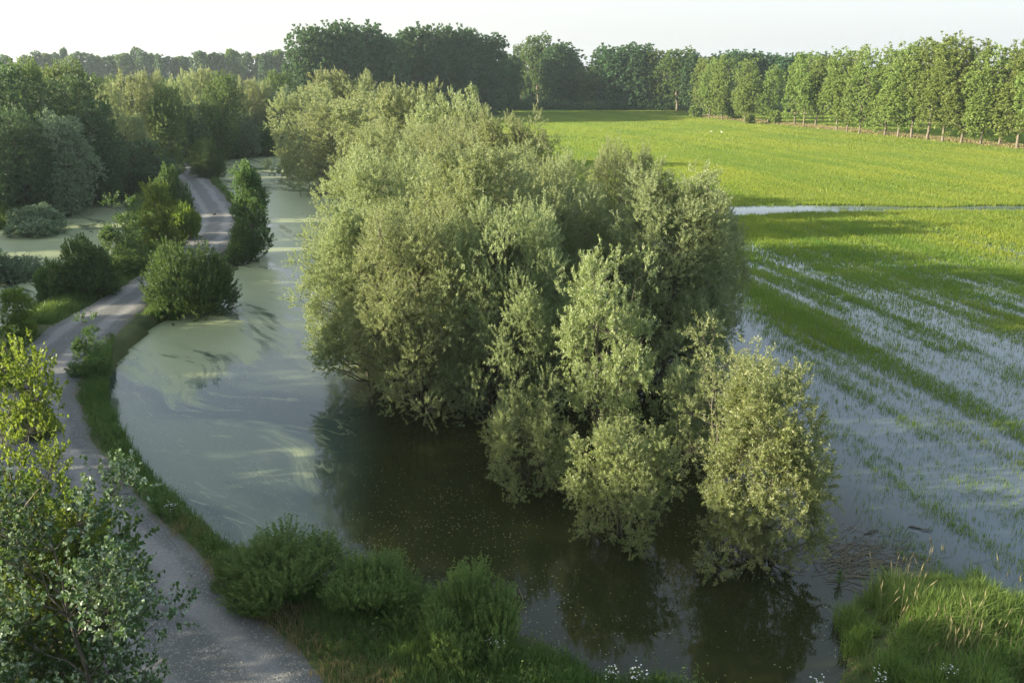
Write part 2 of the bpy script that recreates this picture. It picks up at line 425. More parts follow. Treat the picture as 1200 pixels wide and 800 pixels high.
c = mixc(nt, ad.outputs['Fac'], c, mixc(nt, n2, (.13, .115, .055), (.24, .20, .11)))
p = nd(nt, 'ShaderNodeBsdfPrincipled'); p.inputs['Roughness'].default_value = .9; p.inputs['Specular IOR Level'].default_value = .15
L.new(c, p.inputs['Base Color']); L.new(bump(nt, n2, .8, .12), p.inputs['Normal'])
L.new(p.outputs[0], nd(nt, 'ShaderNodeOutputMaterial').inputs[0]); M['ground'] = m
gme = npmesh('ground', np.stack([X.ravel(), Y.ravel(), Z.ravel()], 1), Fq, M['ground'], smooth=True)
def vattr(me, name, v):
    a = me.attributes.new(name, 'FLOAT', 'POINT'); a.data.foreach_set('value', np.ascontiguousarray(v, dtype=np.float32).ravel())
# the row of poplars on its dry verge
ROW = [(826,137,68),(836,140,70),(852,141,66),(879,144,70),(906,145,78),(940,148,64),(952,150,62),(965,150,66),(992,154,60),(1005,156,56),(1020,158,58),(1052,160,52),(1068,162,55),(1086,163,47),(1105,165,46),(1125,167,44),(1147,169,50),(1169,171,56),(1193,172,50),(1216,175,50),(1242,178,46)]
rowp = [P(a, b) for a, b, c_ in ROW]
def row_dist(x, y):
    (ax, ay), (bx, by) = rowp[0], rowp[-1]
    ex, ey = bx-ax, by-ay; LL = math.hypot(ex, ey)
    t = ((x-ax)*ex+(y-ay)*ey)/LL; return ((x-ax)*ey-(y-ay)*ex)/LL, t/LL
sd_, tt_ = row_dist(X, Y)
dry = sstep(4.5, 2., np.abs(sd_))*sstep(-.1, 0, tt_)
fld = sstep(-.5, .5, field_in(X, Y))*(Y < 268)*(1-sstep(.02, .15, sdf(clump, X, Y)))
vattr(gme, 'field', fld); vattr(gme, 'dry', dry*fld)
structure('ground', gme)

# water -------------------------------------------------------------
def water_mat(name, field=False):
    m, nt, N, L = new_mat(name)
    geo = nd(nt, 'ShaderNodeNewGeometry'); pos = geo.outputs['Position']
    sx = nd(nt, 'ShaderNodeSeparateXYZ'); L.new(pos, sx.inputs[0]); x, y = sx.outputs[0], sx.outputs[1]
    wn = nd(nt, 'ShaderNodeTexNoise'); wn.inputs['Scale'].default_value = .085; wn.inputs['Detail'].default_value = 2; L.new(pos, wn.inputs['Vector'])
    va = nd(nt, 'ShaderNodeVectorMath', operation='MULTIPLY_ADD'); L.new(wn.outputs['Color'], va.inputs[0]); va.inputs[1].default_value = (8, 8, 0); L.new(pos, va.inputs[2])
    wp = va.outputs[0]
    # drift of the weed follows the channel
    turn = mapping(nt, wp, (1, 1, 1), (0, 0, radians(-44)))
    dr = mapping(nt, turn, (.62, .12, 1))
    f1 = noise(nt, dr, .55, 8, .6, .6)
    f2 = noise(nt, dr, 2.2, 7, .65, .8)
    # where the weed is thick: the channel on the left (x below this line), thick with distance
    left = ramp(nt, mathn(nt, 'MULTIPLY_ADD', y, -.10, mathn(nt, 'MULTIPLY', x, -1)), 1.6, 4.4)
    dist = ramp(nt, y, 18, 46)
    dens = mathn(nt, 'MULTIPLY', left, mathn(nt, 'MULTIPLY_ADD', dist, .62, .38))
    fl = mathn(nt, 'ADD', mathn(nt, 'MULTIPLY', f1, .7), mathn(nt, 'MULTIPLY', f2, .3))
    th = mathn(nt, 'MULTIPLY_ADD', dens, -.30, .69)
    thick = mathn(nt, 'MULTIPLY', mathn(nt, 'SUBTRACT', fl, th), 11, clamp=True)
    # a thin skin with open water left in one long tongue
    skin = mathn(nt, 'MULTIPLY', ramp(nt, noise(nt, mapping(nt, turn, (.3, .1, 1), (0, 0, 0), (.35, .2, 0)), .5, 5, .55, .3), .45, .53), .24)
    film = mathn(nt, 'MAXIMUM', mathn(nt, 'MULTIPLY', thick, .9), skin)
    film = mathn(nt, 'MULTIPLY', film, ramp(nt, dens, .02, .35))
    # bits afloat, gathered in bands
    vo = nd(nt, 'ShaderNodeTexVoronoi'); vo.inputs['Scale'].default_value = 13; L.new(pos, vo.inputs['Vector'])
    band = ramp(nt, noise(nt, dr, .9, 5, .6, .5), .45, .58)
    cr = nd(nt, 'ShaderNodeSeparateColor'); L.new(vo.outputs['Color'], cr.inputs[0])
    has = mathn(nt, 'LESS_THAN', cr.outputs[0], mathn(nt, 'MULTIPLY_ADD', band, .75, .05))
    dot = mathn(nt, 'LESS_THAN', vo.outputs['Distance'], mathn(nt, 'MULTIPLY_ADD', cr.outputs[1], .17, .04))
    speck = mathn(nt, 'MULTIPLY', has, dot)
    spk = None
    nearm = mathn(nt, 'LESS_THAN', y, 42.)
    speck = mathn(nt, 'MULTIPLY', speck, nearm)
    speck = mathn(nt, 'MULTIPLY', speck, mathn(nt, 'LESS_THAN', x, 7.5))
    fine = noise(nt, pos, 14, 3)
    # thin curling threads of weed drawn out by the current
    rg = mathn(nt, 'ABSOLUTE', mathn(nt, 'SUBTRACT', noise(nt, dr, 1.1, 4, .55, .6), .5))
    thr_ = mathn(nt, 'MULTIPLY', ramp(nt, rg, .016, .002), ramp(nt, noise(nt, pos, .3, 2), .40, .55))
    thr_ = mathn(nt, 'MULTIPLY', thr_, ramp(nt, left, .35, .9))
    thr_ = mathn(nt, 'MULTIPLY', mathn(nt, 'MULTIPLY', thr_, nearm), ramp(nt, mathn(nt, 'MULTIPLY', x, -1), 1.5, 4.))
    thr_ = mathn(nt, 'MULTIPLY', thr_, mathn(nt, 'MULTIPLY_ADD', fine, 1.4, -.1, clamp=True))
    film = mathn(nt, 'MAXIMUM', film, mathn(nt, 'MULTIPLY', thr_, .75))
    fcol = mixc(nt, f2, (.22, .26, .15), (.36, .39, .22))
    fcol = mixc(nt, ramp(nt, fine, .45, .7), fcol, (.19, .24, .11))
    turb = mixc(nt, left, (.014, .018, .006), (.032, .052, .042))
    if True:
        fieldm = ramp(nt, mathn(nt, 'ADD', mathn(nt, 'MULTIPLY', y, .12), x), 10.5, 15.5)
        turb = mixc(nt, fieldm, turb, (.064, .088, .092))
    p = nd(nt, 'ShaderNodeBsdfPrincipled'); p.inputs['IOR'].default_value = 1.333
    c = mixc(nt, mathn(nt, 'MULTIPLY', film, .8), turb, fcol)
    c = mixc(nt, mathn(nt, 'MULTIPLY', speck, .75), c, (.30, .30, .17))
    L.new(c, p.inputs['Base Color'])
    L.new(mathn(nt, 'MULTIPLY_ADD', mathn(nt, 'MAXIMUM', film, speck), .38, .03), p.inputs['Roughness'])
    w1 = noise(nt, mapping(nt, pos, (1, 1.8, 1), (0, 0, .5)), 1.6, 3, .5)
    L.new(bump(nt, w1, .05, .05), p.inputs['Normal'])
    L.new(p.outputs[0], nd(nt, 'ShaderNodeOutputMaterial').inputs[0]); return m
M['water'] = water_mat('flood water')
wv = np.array([(-1000, -300, 0), (1000, -300, 0), (1000, 1000, 0), (-1000, 1000, 0)], float)
structure('water', npmesh('water', wv, np.array([[0, 1, 2, 3]]), M['water']))

# water lying in the furrows and the wet strips across the field: sheets a little above the soil
strips = []   # polylines in world space with half widths
def strip(pxs, w, seed=0, n=90):
    a = np.array(chaikin([P(*p) for p in pxs], 3)); s = np.r_[0, np.cumsum(np.hypot(*np.diff(a, axis=0).T))]
    q = np.linspace(0, s[-1], n); x = np.interp(q, s, a[:, 0]); y = np.interp(q, s, a[:, 1])
    ws = np.interp(np.linspace(0, 1, n), np.linspace(0, 1, len(w)), w)*(.55+.9*fbm(q*.35, q*0+seed, seed, 3))
    c2 = (fbm(q*.2, q*0+3.3, seed+5, 2)-.5)*np.max(w)*.8
    d = np.stack([np.gradient(x), np.gradient(y)], 1); d /= np.linalg.norm(d, axis=1, keepdims=True)
    nrm = np.stack([-d[:, 1], d[:, 0]], 1)
    l = np.stack([x, y], 1)+nrm*(ws+c2)[:, None]; r = np.stack([x, y], 1)-nrm*(ws-c2)[:, None]
    z = np.maximum(hgt(x, y), 0)+.05
    V = np.concatenate([np.c_[l, z], np.c_[r, z]]); i = np.arange(n-1)
    Fc = np.stack([i, i+n, i+n+1, i+1], 1)
    structure('water', npmesh('strip', V, Fc, M['water']))
    strips.append((x, y, ws*.93))
strip([(830,249),(880,247),(960,245),(1040,245),(1120,246),(1260,243)], [2.7, 2.7, 2.0, 1.2, 1.1, 1.6, 1.5], 1, 200)
strip([(600,160),(660,162),(740,164),(860,166),(960,168),(1015,170)], [1.6, 1.0, .6, .5, .45, .3], 2)
strip([(720,146),(770,152),(812,158)], [.3, .5, .2], 3)

# haze-free sun, sky -------------------------------------------------
AZ_LEFT = radians(97); EL = radians(15.0)      # sun: 97 degrees to the left of the view, low
sdir = np.array([-math.sin(AZ_LEFT)*cos(EL), math.cos(AZ_LEFT)*cos(EL), math.sin(EL)])

# ------------------------------------------------------------------ road
m, nt, N, L = new_mat('gravel track')
uv = nd(nt, 'ShaderNodeUVMap'); su = nd(nt, 'ShaderNodeSeparateXYZ'); L.new(uv.outputs[0], su.inputs[0])
geo = nd(nt, 'ShaderNodeNewGeometry'); pos = geo.outputs['Position']
wob = noise(nt, pos, .5, 3)
u = mathn(nt, 'ADD', su.outputs[0], mathn(nt, 'MULTIPLY_ADD', wob, .26, -.13))
tr = mathn(nt, 'ABSOLUTE', mathn(nt, 'SUBTRACT', mathn(nt, 'ABSOLUTE', mathn(nt, 'SUBTRACT', u, .5)), .23))
track = ramp(nt, tr, .13, .03)
g1 = noise(nt, pos, 26, 6, .7); g2 = noise(nt, pos, 1.3, 5)
vo = nd(nt, 'ShaderNodeTexVoronoi'); vo.inputs['Scale'].default_value = 24; L.new(pos, vo.inputs['Vector'])
vc = nd(nt, 'ShaderNodeSeparateColor'); L.new(vo.outputs['Color'], vc.inputs[0])
c = mixc(nt, g1, (.048, .053, .050), (.108, .116, .108))
c = mixc(nt, mathn(nt, 'MULTIPLY', track, .75), c, (.165, .168, .158))
c = mixc(nt, mathn(nt, 'MULTIPLY', mathn(nt, 'GREATER_THAN', vc.outputs[0], .9), .4), c, (.24, .24, .23))
edge = ramp(nt, mathn(nt, 'ABSOLUTE', mathn(nt, 'SUBTRACT', u, .5)), .40, .5)
c = mixc(nt, mathn(nt, 'MULTIPLY', edge, mathn(nt, 'ADD', g2, .25), clamp=True), c, (.085, .075, .045))
c = mixc(nt, ramp(nt, g2, .55, .75), c, mixc(nt, .5, c, (.15, .14, .12)))
p = nd(nt, 'ShaderNodeBsdfPrincipled'); p.inputs['Roughness'].default_value = .9
L.new(c, p.inputs['Base Color'])
L.new(bump(nt, mathn(nt, 'ADD', g1, mathn(nt, 'MULTIPLY', vo.outputs['Distance'], -.8)), .7, .03), p.inputs['Normal'])
L.new(p.outputs[0], nd(nt, 'ShaderNodeOutputMaterial').inputs[0]); M['road'] = m
s = np.r_[0, np.cumsum(np.hypot(*np.diff(road_s, axis=0).T))]
nq = 420; q = np.linspace(0, s[-1], nq); rx = np.interp(q, s, road_s[:, 0]); ry = np.interp(q, s, road_s[:, 1])
for _ in range(6):
    rx[1:-1] = (rx[:-2]+rx[1:-1]*2+rx[2:])/4; ry[1:-1] = (ry[:-2]+ry[1:-1]*2+ry[2:])/4
d = np.stack([np.gradient(rx), np.gradient(ry)], 1); d /= np.linalg.norm(d, axis=1, keepdims=True)
nrm = np.stack([-d[:, 1], d[:, 0]], 1)
NU = 13; us = np.linspace(-1, 1, NU)
hw = 1.75 + (fbm(q*.5, q*0, 5, 3)-.5)*.5; hw2 = 1.75+(fbm(q*.5, q*0+9, 6, 3)-.5)*.5
V = np.zeros((nq, NU, 3))
for j, uu in enumerate(us):
    w = np.where(uu < 0, hw, hw2)*uu
    V[:, j, 0] = rx+nrm[:, 0]*w; V[:, j, 1] = ry+nrm[:, 1]*w
rut = -.035*np.exp(-((np.abs(us)-.46)/.14)**2) - .10*np.clip(np.abs(us)-.8, 0, 1)/.2
V[:, :, 2] = .60 + rut[None, :]
idx = np.arange(nq*NU).reshape(nq, NU)
Fr = np.stack([idx[:-1, :-1], idx[1:, :-1], idx[1:, 1:], idx[:-1, 1:]], -1).reshape(-1, 4)
rme = npmesh('road', V.reshape(-1, 3), Fr, M['road'], smooth=True)
uvl = rme.uv_layers.new(name='UVMap')
uvv = np.stack(np.broadcast_arrays((us[None, :]+1)/2, q[:, None]*.25), -1).reshape(-1, 2)
uvl.data.foreach_set('uv', uvv[Fr.ravel()].astype(np.float32).ravel())
structure('road', rme)

# ------------------------------------------------------------------ grasses
rngG = np.random.default_rng(77)
def blades(name, x, y, z, h, w, rng, mat, nb=3, lean=.35, spread=.05, seed_tone=None, bend=True):
    """tufts of nb blades; each blade two faces (quad + pointed tip) or one triangle"""
    n = len(x)*nb
    x = np.repeat(x, nb)+rng.normal(0, spread, n); y = np.repeat(y, nb)+rng.normal(0, spread, n); z = np.repeat(z, nb)
    h = np.repeat(h, nb)*rng.uniform(.6, 1.15, n); w = np.repeat(w, nb) if np.ndim(w) else np.full(n, w)
    a = rng.random(n)*2*pi; la = rng.random(n)*2*pi; le = rng.random(n)*lean
    sx_, sy_ = np.cos(a)*w/2, np.sin(a)*w/2
    dx, dy = np.cos(la)*le*h, np.sin(la)*le*h
    tone = np.clip(rng.normal(.5, .25, n), 0, 1) if seed_tone is None else np.clip(np.repeat(seed_tone, nb)+rng.normal(0, .15, n), 0, 1)
    if bend:
        v = np.stack([np.c_[x-sx_, y-sy_, z-.05], np.c_[x+sx_, y+sy_, z-.05],
                      np.c_[x+dx*.35+sx_*.8, y+dy*.35+sy_*.8, z+h*.6], np.c_[x+dx*.35-sx_*.8, y+dy*.35-sy_*.8, z+h*.6],
                      np.c_[x+dx, y+dy, z+h*(1-le*.3)]], 1).reshape(-1, 3)
        i = np.arange(n)*5
        Fc = np.concatenate([np.stack([i, i+1, i+2, i+3], 1), np.stack([i+3, i+2, i+4, i+4], 1)])
        # second face is a triangle: split list
        F1 = np.concatenate([np.stack([i, i+1, i+2], 1), np.stack([i, i+2, i+3], 1), np.stack([i+3, i+2, i+4], 1)])
        return npmesh(name, v, F1, M[mat], np.concatenate([tone, tone, tone]))
    v = np.stack([np.c_[x-sx_, y-sy_, z-.02], np.c_[x+sx_, y+sy_, z-.02], np.c_[x+dx, y+dy, z+h]], 1).reshape(-1, 3)
    return npmesh(name, v, np.arange(n*3).reshape(-1, 3), M[mat], tone)
def scatter(x0, x1, y0, y1, n, rng): return rng.uniform(x0, x1, n), rng.uniform(y0, y1, n)
def view_ok(x, y, mar=60):
    dy = np.maximum(y*CP + CH*SP, .1); px = 600+x/dy*F
    return (px > -mar) & (px < 1200+mar) & (y > 8)

# bank grass: along the track's verges, densest near the camera
def bank_grass():
    parts = []
    for (y0, y1, x0, x1, n, h, w) in [(9, 24, -16, 9, 130000, .36, .016), (24, 48, -30, -4, 150000, .55, .03), (48, 130, -70, -20, 100000, .65, .06)]:
        x, y = scatter(x0, x1, y0, y1, n, rngG)
        k = view_ok(x, y); x, y = x[k], y[k]
        z = hgt(x, y); rd = road_dist(x, y); s = sdf(emb, x, y)
        edge = rngG.random(len(x))*.5
        keep = (z > .02) & (rd > 1.2+edge+.7*fbm(x*1.5, y*1.5, 23, 3)) & (np.maximum(s, sdf(clump, x, y)*0-1) > -.9)
        keep &= fbm(x*.8, y*.8, 21, 3) > .30
        x, y, z, rd = x[keep], y[keep], z[keep], rd[keep]
        hh = h*(.35+1.0*fbm(x*.7, y*.7, 31, 3))*(.35+.65*sstep(1.6, 2.8, rd))
        parts.append((x, y, z, hh, np.full(len(x), w)))
    x, y, z, h, w = [np.concatenate([p[i] for p in parts]) for i in range(5)]
    return blades('bank grass', x, y, z, h*1.25, w, rngG, 'grass', 2, .7, .05, fbm(x*.4, y*.4, 8, 3)*1.3-.15)
stuff('bank_grass', bank_grass(), 'rough green grass covering the banks beside the gravel track', 'grass')
def cover():
    x, y = scatter(-15, 9, 9.5, 30, 30000, rngG); z = hgt(x, y); rd = road_dist(x, y)
    k = (z > .0) & (rd > 1.9) & view_ok(x, y) & (fbm(x*1.2, y*1.2, 55, 3) > .47) & (sdf(clump, x, y) < 0); x, y, z = x[k], y[k], z[k]; n = len(x)
    d = unit(np.c_[rngG.normal(0, .45, (n, 2)), np.full(n, 1.)])
    return leaves_from_shoots(np.c_[x, y, z], d, rngG.uniform(.15, .6, n)*(.4+1.2*fbm(x*.8, y*.8, 57, 3)), 11, .055, .022, rngG, 'cover', M['bankleaf'], spread=1.1)
stuff('ground_cover', cover(), 'low leafy weeds growing among the grass of the near bank', 'weeds')
def dry_bank():
    x, y = scatter(-9, 8, 10.5, 20, 16000, rngG)
    z = hgt(x, y); rd = road_dist(x, y)
    k = (z > .2) & (rd > 1.5) & (rd < 3.2) & (fbm(x*1.1, y*1.1, 91, 3) > .47)
    x, y, z = x[k], y[k], z[k]
    return blades('dry grass', x, y, z, np.full(len(x), .30), .012, rngG, 'drygrass', 3, 1.1, .05)
stuff('dry_grass', dry_bank(), 'withered brownish grass on the verge of the gravel track at the bottom', 'grass')

# crop standing in the flooded field
def row_v(x, y):
    return x*(-RY)+y*RX, x*RX+y*RY      # across, along
def fv(px, py): a_ = P(px, py); return a_[0]*(-RY)+a_[1]*RX
FURROWS = [(fv(1040, 300), .34, 36, 76), (fv(1046, 300), .22, 36, 76), (fv(990, 310), .3, 40, 74), (fv(960, 320), .75, 30, 72), (fv(1080, 285), .3, 50, 74), (fv(1130, 290), .6, 40, 72),
  (fv(1090, 265), .35, 55, 76), (fv(1180, 285), .45, 45, 75), (fv(880, 232), .4, 78, 100), (fv(1030, 231), .5, 78, 105), (fv(1090, 214), .4, 85, 130), (fv(1000, 200), .35, 85, 150), (fv(900, 190), .4, 90, 160), (fv(1150, 240), .5, 76, 100), (fv(780, 153), .5, 150, 230)]
def field_density(x, y):
    v, al = row_v(x, y)
    st = fbm(v*.42, al*.022, 41, 4)            # broad bands along the rows
    st2 = fbm(v*1.6, al*.07, 43, 3)
    pt = fbm(x*.12, y*.12, 47, 3)
    base = sstep(24, 74, y+(pt-.5)*22)
    d = .55*st+.33*st2+.12*pt
    thr = .545-.27*base
    w_ = (fbm(v*0+1, al*.05, 83, 2)-.5)*.6
    fur = 0
    for v0, hwid, ya, yb in FURROWS:
        hwid = hwid*.6; dv = np.abs(v-v0+w_)
        fur = np.maximum(fur, np.exp(-(dv/hwid)**2)*sstep(ya-8, ya+4, y)*sstep(yb+8, yb-6, y)*sstep(.30, .5, fbm(v*.2+v0, al*.09, 85, 3)+.12))
    return sstep(thr-.06, thr+.16, d)*(.62+.38*sstep(45, 75, y))*(1-np.clip(fur, 0, 1)*.93)
def strip_mask(x, y):
    k = np.ones(len(x), bool)
    for (sx_, sy_, w) in strips:
        m = (x > sx_.min()-3) & (x < sx_.max()+3) & (y > sy_.min()-3) & (y < sy_.max()+3)
        ii = np.nonzero(m)[0]
        for c0 in range(0, len(ii), 20000):
            j = ii[c0:c0+20000]
            d2 = (x[j, None]-sx_[None])**2+(y[j, None]-sy_[None])**2
            a = d2.argmin(1); dd = np.sqrt(d2[np.arange(len(j)), a])
            k[j] &= dd > w[a]
    return k
def crop():
    out = []
    for (y0, y1, x0, x1, n, h, w, sparse) in [(15, 34, 8, 26, 110000, .25, .018, 1), (34, 50, 9, 40, 170000, .28, .024, 1), (50, 80, 4, 62, 150000, .33, .05, 1), (80, 130, -6, 100, 300000, .26, .065, 0), (130, 268, -14, 120, 330000, .30, .12, 0)]:
        x, y = scatter(x0, x1, y0, y1, n, rngG)
        sdr, tr_ = row_dist(x, y)
        k = view_ok(x, y, 40) & (field_in(x, y) > .3) & (sdf(clump, x, y) < .2) & ~((np.abs(sdr) < 2.4) & (tr_ > -.02))
        x, y = x[k], y[k]
        d = field_density(x, y)
        bg = (.22+.50*vn(x*.5, y*.5, 61))*(.30+.70*sstep(20, 50, y)) if sparse else .2
        bg = bg*np.where(d < .06, .35, 1)
        k = rngG.random(len(x)) < np.maximum(d, bg)*sstep(.0, 3, field_in(x, y))
        x, y, d = x[k], y[k], d[k]
        k = strip_mask(x, y); x, y, d = x[k], y[k], d[k]
        z = np.maximum(hgt(x, y), 0)
        hh = h*(.55+.45*d)*rngG.uniform(.7, 1.2, len(x))
        vv, aa = row_v(x, y); tone = fbm(x*.09, y*.09, 71, 3)*.7+.95*(fbm(vv*.5, aa*.02, 73, 3)-.5)+.25*sstep(40, 80, y)-.05
        out.append((x, y, z, hh, np.full(len(x), w), tone))
    x, y, z, h, w, tone = [np.concatenate([p[i] for p in out]) for i in range(6)]
    return blades('crop', x, y, z, h, w, rngG, 'crop', 3, .45, .06, tone, bend=False)
stuff('crop_grass', crop(), 'bright green crop growing in rows out of the flooded field', 'crop')
def verge():
    (ax, ay), (bx, by) = rowp[0], rowp[-1]
    n = 26000; t = rngG.uniform(-.02, 1.05, n); o = rngG.normal(0, 1.5, n)
    ex, ey = bx-ax, by-ay; LL = math.hypot(ex, ey)
    x = ax+ex*t+ey/LL*o; y = ay+ey*t-ex/LL*o
    return blades('verge', x, y, np.full(n, .05), np.full(n, .55), .14, rngG, 'drygrass', 2, .7, .2)
stuff('verge_grass', verge(), 'dry straw coloured grass strip at the foot of the poplar row', 'grass')

# grass hummock bottom right with straw seed heads
def hummock():
    x, y = scatter(7, 22, 9.5, 20, 120000, rngG); s = sdf(clump, x, y)
    k = (s+(fbm(x*1.3, y*1.3, 5, 3)-.5)*1.2 > -.1) & view_ok(x, y, 60)
    x, y = x[k], y[k]; z = hgt(x, y).clip(0)
    h = .12+.95*fbm(x*1.1, y*1.1, 12, 3)**1.4
    k = fbm(x*2.2, y*2.2, 15, 2) > .38
    return blades('hummock', x[k], y[k], z[k], h[k], .016, rngG, 'clump', 2, .9, .07, fbm(x*.6, y*.6, 18, 3)[k]*1.6-.3)
stuff('tussock_grass', hummock(), 'lush tussocky grass on the bank in the bottom right corner', 'grass')
def seedheads():
    x, y = scatter(8, 22, 11.5, 19, 1500, rngG); s = sdf(clump, x, y)
    k = (s > -.1) & (fbm(x*.6, y*.6, 33, 3)+.25*sstep(1.6, .0, s) > .58); x, y = x[k], y[k]; n = len(x)
    z = hgt(x, y).clip(0); h = rngG.uniform(.6, 1.15, n)
    T = Tubes()
    for i in range(n):
        l = rngG.normal(0, .16, 2); b = np.array([x[i], y[i], z[i]]); t = b+np.array([l[0]*h[i], l[1]*h[i], h[i]])
        T.add(np.array([b, b*.5+t*.5, t]), [.004, .003, .003], 3)
        e = t+np.array([l[0]*.3, l[1]*.3, .2])
        T.add(np.array([t, t*.6+e*.4, e]), [.004, .013, .002], 4)
    me = T.mesh('seedheads', M['straw']); return me
stuff('seed_heads', seedheads(), 'straw coloured seed heads standing above the grass in the bottom right corner', 'grass')
# grass floor of the far left woods and reeds by the pond
def reeds():
    x, y = scatter(-75, -28, 52, 96, 60000, rngG); s = sdf(forest, x, y)
    k = (s > -.6) & (s < 6.5) & view_ok(x, y, 80); x, y = x[k], y[k]
    return blades('reeds', x, y, hgt(x, y).clip(0), .7+.8*fbm(x*.3, y*.3, 3, 2), .07, rngG, 'grass', 3, .3, .15)
stuff('reeds', reeds(), 'dark green reeds fringing the far side of the left pond', 'reeds')

# small stones on the near track
def stones():
    n = 5200; x, y = scatter(-12, 1, 11, 26, n*6, rngG); rd = road_dist(x, y)
    k = (rd < 1.5) & (np.abs(rd-.8) > .25*rngG.random(len(x))); x, y = x[k][:n], y[k][:n]; n = len(x)
    s = rngG.uniform(.005, .013, n)*rngG.choice([1, 1, 1, 1.7], n)
    o = np.array([(1, 0, 0), (0, 1, 0), (-1, 0, 0), (0, -1, 0), (0, 0, .7), (0, 0, -.7)])
    a = rngG.random(n)*pi; R_ = np.stack([np.cos(a), np.sin(a)], 1)
    v = o[None]*s[:, None, None]*rngG.uniform(.6, 1.2, (n, 6, 1))
    vx = v[..., 0]*R_[:, :1]-v[..., 1]*R_[:, 1:]; vy = v[..., 0]*R_[:, 1:]+v[..., 1]*R_[:, :1]
    V = np.stack([vx+x[:, None], vy+y[:, None], v[..., 2]+.600], -1).reshape(-1, 3)
    f = np.array([(0, 1, 4), (1, 2, 4), (2, 3, 4), (3, 0, 4), (1, 0, 5), (2, 1, 5), (3, 2, 5), (0, 3, 5)])
    Fc = (np.arange(n)[:, None, None]*6+f[None]).reshape(-1, 3)
    return npmesh('stones', V, Fc, plain('pale stone', (.22, .215, .20)))
stuff('gravel', stones(), 'loose pale stones scattered over the gravel track', 'gravel')
# tangle of broken reed floating by the front willow
def debris():
    T = Tubes(); rng = np.random.default_rng(6)
    for i in range(420):
        px, py = rng.normal(1000, 38), rng.normal(655, 14)
        x, y = P(px, py); a = rng.normal(.2, .7); l = rng.uniform(.15, .7)
        T.add(np.array([(x, y, .01), (x+cos(a)*l*.5, y+sin(a)*l*.5, .02+.02*rng.random()), (x+cos(a)*l, y+sin(a)*l, .008)]), [.006, .007, .004], 3)
    return T.mesh('debris', M['debris'])
stuff('reed_debris', debris(), 'tangle of broken reeds floating between the front willow and grass bank', 'debris')
rng_ = np.random.default_rng(12)
for (pa, pb, lab) in [((1065, 617), (1093, 623), 'long dark stick floating in the flooded crop right of the front willow'), ((1013, 626), (1030, 621), 'short dark stick floating beside the front willow'), ((608, 690), (614, 705), 'thin twig floating near the tall green bank bushes')]:
    a = P(*pa); b = P(*pb); cx, cy = (a[0]+b[0])/2, (a[1]+b[1])/2
    T = Tubes(); p0 = np.array((a[0]-cx, a[1]-cy, .0)); p1 = np.array((b[0]-cx, b[1]-cy, .02))
    T.add(curve_pts(p0, p1, 6, -.03, rng_, .02), [.02, .025, .024, .02, .016, .008], 6)
    T.add(curve_pts(p0*.3+p1*.7, p0*.1+p1*.9+np.array([.1, .12, .05]), 3, 0), [.012, .008, .004], 5)
    o = obj('floating_stick', T.mesh('floating_stick', M['bark'])); o.location = (cx, cy, .012)
    o['label'] = lab; o['category'] = 'stick'; o['group'] = 'sticks afloat'

# ------------------------------------------------------------------ prototypes
print('prototypes')
WIL = [willow(1, R=3.6), willow(2, R=4., nl=85, H=9.), willow(3, R=3.4, nl=80)]
WFAR = [willow(11, R=3.6, ns=2600, nper=26, ll=.21, lw=.07, wood=False), willow(12, R=4., ns=2600, nper=26, ll=.21, lw=.07, wood=False)]
_ext = {}
def extent(meshes):
    me = meshes[1][1]
    if me.name not in _ext:
        v = np.empty(len(me.vertices)*3, np.float32); me.vertices.foreach_get('co', v); v = v.reshape(-1, 3)
        r_ = np.mean([np.percentile(np.abs(v[:, 0]*cos(q)+v[:, 1]*sin(q)), 98.8) for q in (0, .8, 1.6, 2.4)])
        _ext[me.name] = (float(np.percentile(v[:, 2], 99.6)), float(r_))
    return _ext[me.name]
def put(meshes, H0, R0, Y, px, top, wpx, label, cat='willow', name='willow_tree', group=None, basez=0., seed=0, base_px=None):
    """stand a tree at depth Y under pixel column px, reaching picture height top, wpx wide"""
    H0, R0 = extent(meshes)
    x, ztop = atY(px, top, Y)
    x0, _ = atY(px-wpx/2, top, Y); x1, _ = atY(px+wpx/2, top, Y)
    sw = (x1-x0)/2/R0; sh = max(.3, (ztop-basez)/H0)
    r = random.Random(int(px*7+Y*13+seed))
    return thing(name, label, cat, group, meshes, (x, Y, basez), r.random()*6.28, (sw, sw, sh))
G_W = 'willows standing in the flood water'
